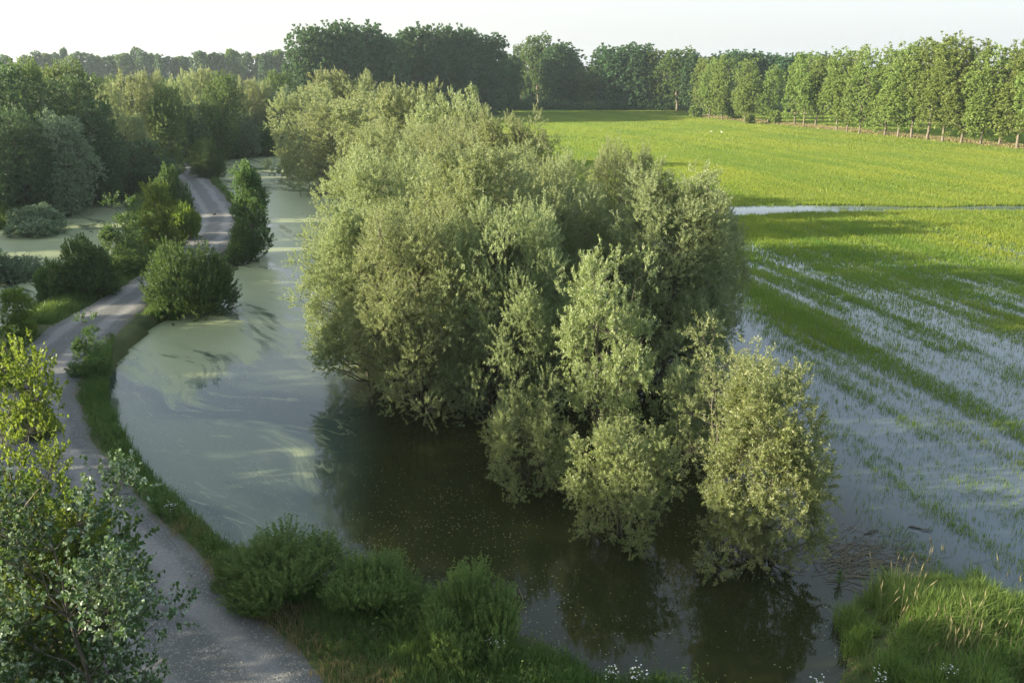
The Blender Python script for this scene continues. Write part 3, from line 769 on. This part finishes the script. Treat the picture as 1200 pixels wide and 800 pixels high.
wl = [
 # Y, px, top, width, proto, label
 (97, 355, 100, 84, 3, 'round grey-green willow at the far left end of the central willow thicket'),
 (106, 385, 84, 74, 4, 'willow at the back left of the thicket, highest against the dark poplar grove'),
 (104, 416, 86, 60, 3, 'pale willow crown peeping out behind the far end of the thicket'),
 (84, 392, 119, 108, 4, 'willow second from the far left end of thicket, overhanging the duckweed channel'),
 (74, 440, 105, 110, 3, 'broad willow in the middle of the far half of the thicket'),
 (66, 480, 100, 104, 4, 'willow with pointed top left of centre in the thicket skyline'),
 (60, 522, 107, 96, 3, 'willow with feathery top just left of the green field edge'),
 (58, 550, 124, 70, 4, 'small willow top where thicket meets the far green field'),
 (50, 478, 144, 150, 0, 'wide silvery willow in the middle of the thicket above the left channel'),
 (44, 545, 148, 150, 1, 'dense willow in the thicket centre, below the dark grove'),
 (42, 600, 138, 124, 2, 'tall willow whose feathery top stands against the far field left of centre'),
 (37, 640, 182, 110, 0, 'smaller willow stepping down to the right behind the thicket dome'),
 (35, 456, 178, 190, 1, 'sunlit willow on the left flank of the thicket, behind the front left one'),
 (30.5, 425, 240, 150, 2, 'front left willow of the thicket leaning over its dark reflection'),
 (27.5, 490, 238, 180, 0, 'large willow in the front face of the thicket, left of the middle'),
 (27.0, 590, 240, 180, 1, 'shaded willow in the front face of thicket above the low island bush'),
 (31, 565, 172, 190, 2, 'big domed willow in the middle of the thicket'),
 (30.5, 655, 215, 150, 0, 'dark leaved willow between the domed crown and the right willow'),
 (39, 728, 170, 92, 1, 'narrow willow rising in a silvery peak left of the right willow'),
 (30, 785, 202, 176, 2, 'large spreading willow at the right side of the thicket, by flooded crop'),
 (33, 826, 232, 112, 1, 'willow crown at the right edge of the thicket overhanging the flooded crop'),
]
for (Y_, px, top, w, k, lab) in wl:
    put((WIL+WFAR)[k], 10., 3., Y_, px, top, w, lab, group=G_W, basez=0)
# looser, sunlit willows at the front right
front = [
 (willow(21, H=6.5, R=2., nl=24, ns=1150, nper=34, ll=.125, lw=.036, mat='willow_front', nstem=5, lob=(.28, .55), sl=(.35, .8), low=.12, vase=.55), 7., 2.3, 23.5, 716, 294, 122, 'slender open willow with yellowish leaves in front of the large right willow'),
 (willow(22, H=4.2, R=2., nl=34, ns=1800, nper=36, ll=.105, lw=.032, mat='willow_front', nstem=6, lob=(.3, .6), sl=(.3, .7)), 4.6, 2.35, 18.8, 735, 494, 130, 'round willow bush in the water at the front, dark underside, middle of the three'),
 (willow(23, H=3., R=2., nl=30, ns=1500, nper=34, ll=.10, lw=.030, mat='willow_front', nstem=6, lob=(.3, .55), sl=(.3, .6)), 3.4, 2.4, 21.6, 622, 476, 118, 'low willow bush in the water below the thicket, left of the round bush'),
 (willow(24, H=6., R=2., pk=.22, nl=46, ns=2600, nper=38, ll=.115, lw=.033, mat='willow_front', nstem=8, lob=(.3, .6), sl=(.35, .85)), 6.5, 2.3, 17.8, 914, 428, 160, 'bright yellow-green willow at the front right with its stems in the water'),
 (willow(25, H=6., R=2., nl=15, ns=480, nper=32, ll=.12, lw=.034, mat='willow_front', nstem=5, lob=(.28, .5), sl=(.4, .9), low=.2, vase=.6), 6.5, 2.3, 21.5, 864, 376, 150, 'sparse willow with see-through twigs behind the bright front right willow'),
 (willow(26, H=5., R=2., nl=22, ns=1000, nper=34, ll=.12, lw=.034, mat='willow', nstem=5, lob=(.3, .55), sl=(.4, .8), low=.12), 5.5, 2.3, 23.5, 812, 420, 84, 'shaded willow filling the gap between round bush and bright front willow'),
]
for (ms, H0, R0, Y_, px, top, w, lab) in front:
    put(ms, H0, R0, Y_, px, top, w, lab, group='willows standing at the front of the thicket', basez=0)

# trees and bushes along the track
SH = {
 'round': shrub(31, 3., 2.2, 2800, 34, .10, .045, 'green', .9, 44, (.4, .8), (.3, .85)),
 'shrub': shrub(32, 2.4, 1.5, 1500, 30, .10, .05, 'green', .8, 26),
 'wispy': broad(39, 5., 1.2, 20, 800, 20, .11, .06, 'green', .04, (.9, 1.5), top_pow=1.5, peak=.22, tr=.12, up=1., sl=(.3, .6)),
 'lime': shrub(33, 3., 1.6, 1400, 30, .12, .06, 'lime', .9, 26),
 'upright': broad(34, 5., 1.2, 34, 1400, 22, .11, .06, 'green', .06, (.9, 1.6), peak=.35, tr=.12, up=1., sl=(.3, .6)),
 'limetree': broad(35, 5., 1.8, 36, 1500, 22, .13, .07, 'lime', .08, (.9, 1.5), peak=.45, tr=.12, up=.8, sl=(.3, .6)),
 'bank': shrub(36, 1.7, 1.5, 2300, 44, .060, .022, 'bankleaf', 1.9, 30, (.22, .42), (.35, .95), .6),
 'bankb': shrub(37, 1.9, 1.4, 2000, 44, .060, .022, 'bankleaf', 2.6, 26, (.25, .4), (.4, .9), .6),
 'olive': shrub(38, 2.4, 1.8, 1500, 30, .14, .04, 'olive', .7, 26),
}
def putb(key, H0, R0, bx, by, top, wpx, label, cat='bush', name='bush', group='bushes beside the gravel track', z=None, seed=0):
    x, y = P(bx, by, .3 if z is None else z)
    zz = float(hgt(np.array([x]), np.array([y]))[0]); zz = max(0, zz) if z is None else z
    put(SH[key], H0, R0, y, bx, top, wpx, label, cat, name, group, zz, seed)
putb('round', 3., 2.1, 212, 360, 285, 100, 'large round dark green bush on the water side of the track')
putb('upright', 5., 1.3, 287, 298, 192, 48, 'upright bright green bush on the bank where the channel bends')
putb('lime', 3., 1.6, 36, 520, 470, 44, 'leafy green bush on the inside of the near track bend')
putb('shrub', 2.4, 1.5, 280, 303, 262, 36, 'small dark bush at the foot of the upright bank bush')
putb('round', 3., 2.1, 239, 210, 163, 38, 'dense rounded bush at the far bend of the track')
putb('wispy', 5., 1.3, 133, 325, 228, 62, 'slim dark sapling with wispy top between left pond and track', 'tree', 'sapling')
putb('shrub', 2.4, 1.5, 90, 352, 280, 68, 'dark leafy bush left of the slim sapling by the left pond')
putb('shrub', 2.4, 1.5, 58, 352, 306, 40, 'low dark bush leftmost on the strip between pond and track')
putb('limetree', 5., 1.8, 180, 298, 214, 50, 'yellow-green sunlit bush left of the bend in the track')
putb('shrub', 2.4, 1.5, 196, 262, 196, 40, 'green bush above the yellow-green one beside the far track')
putb('lime', 3., 1.6, 212, 284, 240, 36, 'low lime green bush at the inside edge of the track bend')
putb('wispy', 5., 1.3, 95, 446, 366, 46, 'small dark sapling at the water edge left of the large round bush', 'tree', 'sapling')
putb('olive', 2.4, 1.8, 36, 274, 243, 66, 'low grey-green bush spreading over the far left pond water', z=0.)
putb('olive', 2.4, 1.8, 2, 328, 292, 66, 'grey-green bush reaching into the left pond from the picture edge', z=0., seed=3)
putb('limetree', 5., 1.8, 14, 402, 338, 42, 'pale yellow-green bush at the left picture edge beside the track')
putb('wispy', 5., 1.3, 2, 452, 385, 56, 'dull green bush at the left edge below the pale one')
G_B = 'bushes on the bank in front of the water'
putb('bank', 1.7, 1.5, 338, 700, 628, 138, 'broad feathery green bush on the near bank, leftmost of three', group=G_B)
putb('bank', 1.7, 1.5, 440, 724, 660, 112, 'green bush on the near bank between the broad and the spiky one', group=G_B, seed=4)
putb('bankb', 1.9, 1.4, 548, 765, 672, 112, 'bright green bush of spiky upright shoots on the near bank', group=G_B)
putb('bank', 1.7, 1.5, 270, 692, 648, 56, 'small dark green bush at the left foot of the broad bank bush', group=G_B, seed=9)

# foreground white poplars, left edge
def poplar_fg(seed, H, R, nl, ns, nper, ll, lw, mat, low, lobed=True):
    rng = np.random.default_rng(seed)
    t = low+(1-low)*rng.random(nl); a = rng.random(nl)*2*pi
    prof = np.sqrt(np.clip(1-((t-.55)/.6)**2, .05, 1))*(.45+.75*t); lr = rng.uniform(.22, .5, nl)
    rr = np.maximum(R*prof*(.25+.75*rng.random(nl)**.5)-lr*.3, 0)
    C = np.stack([rr*np.cos(a), rr*np.sin(a), t*H], 1); Rd = np.stack([lr*1.2, lr*1.2, lr*.9], 1)
    base, d, L_, k = shoots_on_lobes(C, Rd, ns, rng, .2, .55, .55, .8, .8)
    me = leaves_from_shoots(base, d, L_, nper, ll, lw, rng, 'crown', M[mat], spread=1.1, upn=.55, lobed=lobed)
    T = Tubes(); pl = np.stack([np.zeros(9), np.zeros(9), np.linspace(-.3, H*.95, 9)], 1); pl[1:, :2] += np.cumsum(rng.normal(0, .06, (8, 2)), 0)
    stems_and_limbs(T, C, Rd, [(pl, np.linspace(.07, .012, 9))], rng, .1, .018, H, sag=-.05)
    for i in range(ns):
        T.add(np.stack([C[k[i]], base[i], base[i]+d[i]*L_[i]*.95]), [.004, .003, .0015], 3)
    return [('trunk', T.mesh('trunk', M['bark'])), ('crown', me)]
G_F = 'young trees on the near left bank'
def putf(ms, H0, R0, Y_, px, top, wpx, lab, z=.4, name='poplar_tree', cat='tree'): put(ms, H0, R0, Y_, px, top, wpx, lab, cat, name, G_F, z)
putf(poplar_fg(51, 6., 1.9, 52, 1900, 17, .068, .056, 'silver', .12), 6., 1.9, 9.6, 50, 566, 244, 'white poplar with silvery leaves in the bottom left corner over the track')
putf(poplar_fg(52, 7., 1.7, 50, 1300, 20, .062, .046, 'lime', .3), 7., 1.7, 10.6, -6, 408, 168, 'sunlit yellow-green poplar top at the left edge above the silvery one')
putf(poplar_fg(53, 5., 1.7, 56, 1500, 20, .07, .058, 'green', .05), 5., 1.7, 11.0, 6, 580, 240, 'dark green young poplar behind the silvery one at the left edge')

# flowering weeds on the near bank
def weed(seed, H, nf, flower=True):
    rng = np.random.default_rng(seed); T = Tubes(); tips = []
    for i in range(7):
        a = rng.random()*2*pi; top = np.array([cos(a)*.14*H, sin(a)*.14*H, H*rng.uniform(.7, 1)])
        T.add(curve_pts((0, 0, -.05), top, 5, -.03, rng, .03), np.linspace(.008, .003, 5), 4)
        for j in range(nf):
            f = rng.uniform(.65, 1); b = top*f; e = b+np.array([*rng.normal(0, .07, 2), rng.uniform(.03, .12)])
            T.add(np.array([b, (b+e)/2+[0, 0, .01], e]), [.003, .002, .002], 3); tips.append(e)
    sh = rng.choice(len(tips), 40); tp = np.array(tips)
    base = np.stack([rng.normal(0, .08*H, 90), rng.normal(0, .08*H, 90), rng.uniform(.05, .75*H, 90)], 1)
    lf = leaves_from_shoots(base, unit(np.c_[rng.normal(0, 1, (90, 2)), np.full(90, .6)]), np.full(90, .12), 5, .07, .018, rng, 'foliage', M['grass'])
    ms = [('stem', T.mesh('stem', M['grass'])), ('foliage', lf)]
    if flower:
        for i in rng.permutation(len(tp))[:26]:
            c_ = tp[i]; r_ = rng.uniform(.014, .024); V = [c_+[0, 0, .004]]
            for q_ in range(8): V.append(c_+np.array([cos(q_*pi/4)*r_*(1 if q_ % 2 else .6), sin(q_*pi/4)*r_*(1 if q_ % 2 else .6), .01*(q_ % 2)]))
            ms.append(('flower', npmesh('flower', np.array(V), np.array([(0, 1+q_, 1+(q_+1) % 8) for q_ in range(8)]), M['flower'], np.full(8, .6))))
    return ms
WD = [weed(1, .75, 9), weed(2, .6, 8), weed(3, .8, 3, False)]
# white and bare weeds share meshes between copies
for i, (bx, by, k, s_, lab) in enumerate([
  (584, 792, 0, 1.0, 'weed with small white flowers at the foot of the spiky bank bush'),
  (716, 806, 0, .9, 'left one of two white flowering weeds at the bottom edge, centre'),
  (744, 808, 1, 1.1, 'right one of two white flowering weeds at the bottom edge, centre'),
  (958, 812, 1, 1.0, 'white flowering weed at the bottom edge left of the grass bank'),
  (1030, 812, 0, .9, 'white flowering weed at the bottom edge on the grass bank'),
  (1105, 815, 1, .9, 'white flowering weed at the bottom edge, farthest right'),
  (187, 612, 2, 1.1, 'thin tall weed at the water edge near the silvery poplar'),
  (165, 590, 0, .9, 'white flowering weed at the bend of the near bank'),
  (137, 560, 2, 1.3, 'tall spindly weed above the bend of the near bank'),
  (205, 618, 1, .9, 'pale flowering weed at the water edge left of the bushes'),
  (985, 672, 2, .6, 'small green weed in the water at the foot of the front right willow'),
  (1038, 668, 2, .6, 'small green weed in the water between front willow and grass bank')]):
    x, y = P(bx, by, .3); z = max(0., float(hgt(np.array([x]), np.array([y]))[0]))
    thing('flowering_weed' if k < 2 else 'weed', lab, 'weed', 'weeds on the banks', WD[k], (x, y, z), i*1.3, (s_, s_, s_))

# ------------------------------------------------------------------ woods on the left
LF = [broad(61, 12, 4, 60, 2400, 16, .22, .12, 'wood_mid', .05), broad(62, 12, 4, 60, 2800, 18, .22, .11, 'olive', .05, peak=.45),
      broad(63, 12, 4, 60, 2400, 16, .24, .14, 'dark', .05), WFAR[0], WFAR[1]]
H_LF = [12, 12, 12, 10, 10]; R_LF = [4, 4, 4, 3, 3]
left = [
 # Y, px, top, w, kind, base-z, label
 (72, -8, 76, 70, 2, 'dark tall tree at the left picture edge behind the pond'),
 (80, 22, 72, 60, 0, 'leafy tree second from the left edge behind the pond'),
 (74, 48, 96, 66, 2, 'dark tree low in front behind the left pond'),
 (86, 72, 74, 62, 0, 'tall green tree with rounded top behind the left pond'),
 (78, 92, 90, 56, 2, 'shadowed tree right of the tall round one behind the pond'),
 (68, 12, 128, 56, 2, 'shadowed low tree nearest the left pond at the picture edge'),
 (70, 62, 132, 60, 1, 'grey leaved tree overhanging the left pond'),
 (76, 108, 120, 46, 2, 'dark narrow tree at the right end of the pond trees'),
 (84, 148, 134, 40, 4, 'sunlit yellow-green treetop in front of the woods by the track'),
 (82, 150, 165, 76, 2, 'wide dark bushy tree between the left pond and far track'),
 (92, 120, 96, 40, 3, 'pale willow top right of the pond trees'),
 (98, 150, 86, 42, 3, 'pointed willow in the woods above the far track, left of three'),
 (104, 174, 85, 36, 4, 'pointed willow in the woods above the far track, middle of three'),
 (98, 192, 100, 38, 0, 'broad green tree in the woods just left of the far track'),
 (112, 210, 85, 36, 3, 'pointed willow in the woods above the far track, right of three'),
 (122, 236, 82, 40, 4, 'pale willow behind the far track bend'),
 (108, 212, 120, 44, 2, 'dark tree low behind the start of the far track'),
 (118, 258, 86, 40, 0, 'bushy tree above the far end of the channel'),
 (128, 284, 92, 36, 3, 'small pale willow above the far end of the channel'),
 (132, 304, 96, 34, 4, 'rounded pale willow behind the channel end'),
 (140, 324, 84, 38, 0, 'green tree left of the willow thicket at channel end'),
 (130, 334, 104, 34, 1, 'silver-grey tree just left of the far thicket end'),
 (114, 238, 120, 50, 0, 'leafy tree directly behind the far track bush'),
 (126, 280, 130, 40, 1, 'grey silvery willow low on the bank of channel end'),
 (131, 312, 126, 40, 1, 'whitish silvery willow at the right of the channel end'),
 (150, 262, 96, 40, 2, 'dark tree in the second rank behind the channel end'),
 (150, 296, 98, 44, 2, 'dark tree in the second rank left of the thicket'),
 (140, 190, 92, 44, 2, 'dark tree in the second rank behind the pointed willows'),
 (140, 135, 90, 44, 0, 'green tree in the second rank left of the pointed willows'),
 (130, 226, 94, 44, 2, 'dark tree in the second rank behind far track bend'),
 (104, 100, 88, 44, 0, 'green treetop rising behind the pond trees'),
 (116, 60, 82, 44, 3, 'pale treetop rising between the pond trees at the left'),
 (112, 30, 80, 44, 0, 'green treetop rising behind the trees at the left edge'),
 (170, 330, 92, 40, 2, 'dark tree low between the woods and the tall grove'),
]
for i, (Y_, px, top, w, k, lab) in enumerate(left):
    put(LF[k], H_LF[k], R_LF[k]*.95, Y_, px, top, w*1.2, lab, 'tree', 'willow_tree' if k > 2 else 'woodland_tree', 'trees in the woods on the left', .3, i)
# low bushes at the foot of the woods
for i, (bx, by, top, w, key, lab) in enumerate([
  (112, 226, 186, 60, 'shrub', 'dark bush at the foot of the woods beside the pond reeds'),
  (60, 236, 190, 70, 'shrub', 'dark bush at the edge of the pond below the grey tree'),
  (10, 250, 196, 70, 'shrub', 'dark bush at the left picture edge above the pond'),
  (160, 216, 176, 60, 'round', 'rounded dark bush left of the far track'),
  (196, 186, 158, 40, 'shrub', 'bush where the far track disappears into the woods'),
  (262, 184, 152, 40, 'shrub', 'dark bush on the bank right of the far track bush'),
  (280, 182, 146, 46, 'olive', 'silvery bush on the bank at the channel end'),
  (308, 180, 150, 40, 'shrub', 'green bush on the bank near the far end of the thicket'),
  (225, 180, 158, 34, 'shrub', 'bush filling the woods edge behind the far track bush')]):
    H0, R0 = {'shrub': (2.4, 1.5), 'round': (3., 2.1), 'olive': (2.4, 1.8)}[key]
    putb(key, H0, R0, bx, by, top, w, lab, group='bushes at the foot of the woods', seed=i)

# trees standing out of frame on the left that shade the near water
for i, (x, y, h, r_, k) in enumerate([(-19, 13, 8.5, 3., 0), (-22, 19, 9, 3.2, 2), (-25, 25, 9.5, 3., 0), (-20, 7, 8, 3, 2),
   (-46, 22, 14, 4.5, 2), (-50, 30, 14.5, 4.5, 0), (-52, 39, 13.5, 4.2, 2), (-56, 47, 14, 4.5, 0), (-60, 56, 13.5, 4.4, 2), (-44, 13, 14, 4.5, 0), (-64, 66, 13, 4.5, 2), (-30, 33, 7.5, 2.6, 0)]):
    thing('woodland_tree', 'tree beyond the left picture edge shading the near track', 'tree', 'trees beyond the left picture edge', LF[k], (x, y, .3), i*1.7, (r_/4, r_/4, h/12))

# ------------------------------------------------------------------ far trees
FARP = [broad(71, 20, 4., 40, 800, 14, .75, .55, 'dark', .06, (1.2, 2.0), tr=.25), broad(72, 20, 3.6, 36, 800, 14, .75, .55, 'wood_mid', .06, (1.2, 2.), tr=.25), broad(73, 20, 4.4, 50, 900, 14, .7, .5, 'dark', .06, (1., 2.4), tr=.25)]
n = 34
for i in range(n):
    r_ = random.Random(i); px = 2+i*10.3+r_.uniform(-3, 3)
    top = 63+3*sin(i*.7)+r_.uniform(-4, 4)
    put(FARP[i*5 % 3], 20, 4.0, 400+r_.uniform(-8, 8), px, top, 19+r_.uniform(-5, 7), 'hazy distant poplar, %s from the left in the long straight row on the horizon' % ORD[i], 'tree', 'poplar_tree', 'poplars in the distant row on the left', .3, i)
GR = [broad(81, 26, 8, 110, 3600, 14, .62, .45, 'dark', .10, (1.5, 2.6), top_pow=.75, peak=.6, tr=.26, bark='bark_pale'),
      broad(82, 26, 7, 90, 3200, 14, .62, .45, 'dark', .16, (1.3, 2.4), top_pow=.7, peak=.65, tr=.26, bark='bark_pale'),
      broad(83, 26, 7, 60, 1800, 14, .55, .40, 'wood_mid', .3, (1.2, 2.2), top_pow=.8, peak=.7, tr=.24, bark='bark_pale')]
HR = {0: 8, 1: 7, 2: 7}
grove = [
 (200, 362, 33, 54, 0, 'tall dark tree at the left end of the dark grove'),
 (205, 396, 28, 56, 0, 'highest dark tree second from the left in the grove'),
 (212, 430, 31, 56, 1, 'tall dark tree third from the left in the grove'),
 (218, 457, 44, 40, 0, 'lower dark tree beside the dip in the grove skyline'),
 (228, 492, 33, 50, 1, 'tall dark tree just right of the dip in the grove skyline'),
 (232, 520, 32, 46, 0, 'dark tree in the middle of the right half of the grove'),
 (236, 550, 36, 46, 1, 'dark tree with pale trunk near the right end of the grove'),
 (240, 576, 42, 42, 0, 'dark tree at the right end of the grove'),
 (250, 595, 66, 34, 1, 'low dark tree stepping down at right end of the grove'),
 (290, 611, 52, 18, 2, 'thin tall tree with bare lower trunk right of the grove'),
 (285, 632, 42, 34, 2, 'tall open crowned tree with long bare trunk against the sky'),
 (280, 661, 52, 46, 1, 'dark bushy tree with pale trunk right of the tall open one'),
 (276, 694, 78, 40, 2, 'low pale green tree between the dark trees at the field end'),
 (274, 716, 56, 44, 1, 'large dark tree left of centre at the field end'),
 (272, 746, 53, 46, 0, 'large dark tree with rounded top at the field end'),
 (268, 776, 60, 40, 2, 'lighter green tree at the far corner of the field'),
 (262, 798, 58, 40, 2, 'green tree at the far corner of the field, next to the poplar row'),
 (258, 815, 64, 30, 1, 'dark tree behind the left end of the poplar row'),
 (240, 400, 44, 60, 1, 'dark tree in the rear rank of the grove, left part'),
 (262, 470, 46, 60, 0, 'dark tree filling the rear of the grove behind the dip'),
 (268, 535, 42, 60, 1, 'dark tree in the rear rank of the grove, right part'),
 (320, 640, 84, 50, 0, 'dark low tree behind the tall open crowned tree'),
 (320, 615, 86, 40, 0, 'dark low tree behind the thin tall tree'),
 (320, 680, 84, 50, 0, 'dark low tree behind the pale green tree'),
 (320, 730, 80, 60, 0, 'dark low tree behind the large dark trees'),
 (320, 790, 80, 60, 0, 'dark low tree behind the far corner of the field'),
]
for i, (Y_, px, top, w, k, lab) in enumerate(grove):
    put(GR[k], 26, HR[k], Y_, px, top, w*1.12, lab, 'tree', 'tall_tree', 'tall trees at the far end of the field', .1, i)
# undergrowth bushes along the far edge
US = shrub(90, 4., 3., 700, 14, .5, .36, 'dark', .5, 26, (.7, 1.2), (.4, .9))
UL = shrub(91, 4., 3., 700, 14, .5, .36, 'wood_mid', .5, 26, (.7, 1.2), (.4, .9))
k_ = 0
for px in range(562, 822, 13):
    if 738 < px < 752: continue
    r_ = random.Random(px)
    x, y = P(px, 128.5+ (px-562)*.006)
    y = y-2
    put(UL if px in (692, 783) else US, 4., 3., y, px, 117+r_.uniform(-3, 4), 19, 'dark undergrowth bush, %s from the left along the far field edge' % ORD[k_], 'bush', 'bush', 'undergrowth bushes along the far field edge', 0., px); k_ += 1
# poplar row
PR = [broad(101+i, 16, 3.2+.3*(i % 3), 34+5*(i % 4), 1250+150*(i % 4), 13, .30, .21, 'poplar', .17+.03*(i % 3), (1.0, 1.7), top_pow=.95, peak=.58, tr=.15, bark='bark_pale', elong=1.5, up=.6) for i in range(7)]
wid = [26, 26, 30, 34, 30, 30, 30, 36, 40, 36, 36, 46, 44, 46, 48, 50, 50, 50, 52, 54, 56]
for i, ((bx, by, top), w) in enumerate(zip(ROW, wid)):
    x, y = P(bx, by)
    put(PR[(i*3) % 7], 16, 3.2, y, bx, top, w*1.1, 'lime green poplar with pale trunk, %s from the left in the row beside the field' % ORD[i], 'poplar', 'poplar_tree', 'poplars in the row beside the field', .05, i)
# bushes at the foot of some poplars
LB = shrub(95, 3., 1.5, 500, 16, .34, .22, 'poplar', 1., 20, (.4, .7), (.4, .8))
for i, (bx, by, top, w) in enumerate([(862, 141, 126, 16), (880, 146, 134, 12), (908, 146, 130, 14), (816, 138, 124, 14)]):
    x, y = P(bx, by); put(LB, 3., 1.5, y, bx, top, w, 'small green bush at the foot of the poplar row, %s' % ['second from its left end', 'third from its left end', 'farthest right of four', 'at its left end'][i], 'bush', 'bush', 'bushes at the foot of the poplars', .05, i)
# wood beyond the row
for i in range(27):
    r_ = random.Random(500+i); px = 826+i*19; Y_ = 262-i*1.2+r_.uniform(-5, 5)
    top = (64 if px < 960 else 84)+r_.uniform(-5, 5)
    put(GR[i % 2], 26, 7.5, Y_, px, top, 42, 'dark tree, %s from the left in the wood behind the poplar row' % ORD[i], 'tree', 'tall_tree', 'dark wood behind the poplar row', .1, i)

# ------------------------------------------------------------------ birds
def bird(seed, s_, body, beak):
    import bmesh
    bm = bmesh.new(); bmesh.ops.create_uvsphere(bm, u_segments=14, v_segments=9, radius=1)
    for v in bm.verts:
        x, y, z = v.co; tail = max(0, -x)
        v.co = (x*.42*s_, y*.19*s_*(1-.5*tail**2), (z*.17*(1-.45*tail)+.06*tail)*s_+.17*s_)
    me = bpy.data.meshes.new('body'); bm.to_mesh(me); bm.free(); me.materials.append(M[body])
    for p_ in me.polygons: p_.use_smooth = True
    T = Tubes(); T.add([(.3*s_, 0, .2*s_), (.42*s_, 0, .34*s_), (.40*s_, 0, .52*s_), (.44*s_, 0, .66*s_), (.52*s_, 0, .67*s_), (.56*s_, 0, .645*s_)], [.1*s_, .06*s_, .05*s_, .055*s_, .045*s_, .02*s_], 8)
    B = Tubes(); B.add([(.54*s_, 0, .65*s_), (.60*s_, 0, .635*s_), (.66*s_, 0, .62*s_)], [.028*s_, .022*s_, .006*s_], 6)
    return [('body', me), ('neck', T.mesh('neck', M[body])), ('beak', B.mesh('beak', M[beak]))]
BW = bird(1, .48, 'white_feather', 'beak'); BD = bird(2, .42, 'dark_feather', 'dark_feather')
for (bx, by, ms, s_, lab, rz) in [(833, 155, BW, 1, 'left one of two tiny white birds in the far field', .4), (846, 155.5, BW, 1, 'right one of two tiny white birds in the far field', 2.6), (251, 252, BD, 1, 'small dark bird standing on the far bend of the track', 1.)]:
    z = .6 if ms is BD else .22
    x, y = P(bx, by, z); thing('bird', lab, 'bird', None if ms is BD else 'white birds in the field', ms, (x, y, z), rz)

# ------------------------------------------------------------------ haze
def haze(density):
    m, nt, N, L = new_mat('haze')
    v = nd(nt, 'ShaderNodeVolumePrincipled'); v.inputs['Color'].default_value = (.76, .91, 1, 1); v.inputs['Density'].default_value = density
    v.inputs['Anisotropy'].default_value = .3
    L.new(v.outputs[0], nd(nt, 'ShaderNodeOutputMaterial').inputs['Volume'])
    a, b, c_, d_, z0, z1 = -1040, 1040, -340, 1040, -2.2, 32
    V = np.array([(x, y, z) for z in (z0, z1) for y in (c_, d_) for x in (a, b)], float)
    Fc = np.array([(0, 2, 3, 1), (4, 5, 7, 6), (0, 1, 5, 4), (2, 6, 7, 3), (0, 4, 6, 2), (1, 3, 7, 5)])
    o = obj('haze', npmesh('haze', V, Fc, m), kind='stuff', label='thin pale summer haze over the whole floodplain', category='haze')
haze(.00017)

# ------------------------------------------------------------------ light and sky
w = bpy.data.worlds.new('World'); scene.world = w; w.use_nodes = True
nt = w.node_tree; nt.nodes.clear(); L = nt.links
sky = nd(nt, 'ShaderNodeTexSky', sky_type='NISHITA'); sky.sun_disc = False
sky.sun_elevation = EL; sky.sun_rotation = -AZ_LEFT
sky.air_density = 1.0; sky.dust_density = 3.0; sky.ozone_density = 1.0; sky.altitude = 0
hs = nd(nt, 'ShaderNodeHueSaturation'); hs.inputs['Saturation'].default_value = 1.05; L.new(sky.outputs[0], hs.inputs['Color'])
# thin summer haze in the sky: whitest low down, a little warmer towards the sun
tc = nd(nt, 'ShaderNodeTexCoord'); sxy = nd(nt, 'ShaderNodeSeparateXYZ'); L.new(tc.outputs['Generated'], sxy.inputs[0])
el = ramp(nt, sxy.outputs[2], .0, .55); side = ramp(nt, sxy.outputs[0], -.9, .7)
veil = mixc(nt, side, (1.95, 1.92, 1.82), (1.46, 1.54, 1.64))
veil = mixc(nt, el, veil, (2.2, 2.4, 2.7))
vf = mathn(nt, 'MULTIPLY_ADD', el, -.25, .85)
skyc = mixc(nt, vf, hs.outputs[0], veil)
bg = nd(nt, 'ShaderNodeBackground'); bg.inputs[1].default_value = .127
L.new(skyc, bg.inputs[0]); L.new(bg.outputs[0], nd(nt, 'ShaderNodeOutputWorld').inputs[0])
sd = bpy.data.lights.new('sun', 'SUN'); sd.energy = 5.0; sd.angle = radians(.53); sd.color = (1, .86, .64)
so = bpy.data.objects.new('sun', sd); col.objects.link(so)
import mathutils
so.rotation_euler = mathutils.Vector(tuple(sdir)).to_track_quat('Z', 'Y').to_euler(); so.location = (-60, 20, 60)

cam = bpy.data.cameras.new('camera'); co = bpy.data.objects.new('camera', cam); col.objects.link(co)
co.location = (0, 0, CH); co.rotation_euler = (pi/2-PITCH, 0, 0)
cam.sensor_width = 36; cam.lens = 36*F/1200; cam.clip_start = .1; cam.clip_end = 6000
scene.camera = co
vs = scene.view_settings; vs.view_transform = 'Standard'; vs.look = 'None'; vs.gamma = 1; vs.exposure = 2.12; vs.use_curve_mapping = False
cy = scene.cycles
cy.use_denoising = True; cy.denoiser = 'OPENIMAGEDENOISE'; cy.denoising_input_passes = 'RGB_ALBEDO_NORMAL'
cy.max_bounces = 6; cy.diffuse_bounces = 3; cy.glossy_bounces = 3; cy.transmission_bounces = 4; cy.volume_bounces = 1; cy.transparent_max_bounces = 4
cy.use_adaptive_sampling = True; cy.adaptive_threshold = .01; cy.caustics_reflective = False; cy.caustics_refractive = False
cy.sample_clamp_indirect = 6
scene.render.use_persistent_data = False
print('built')
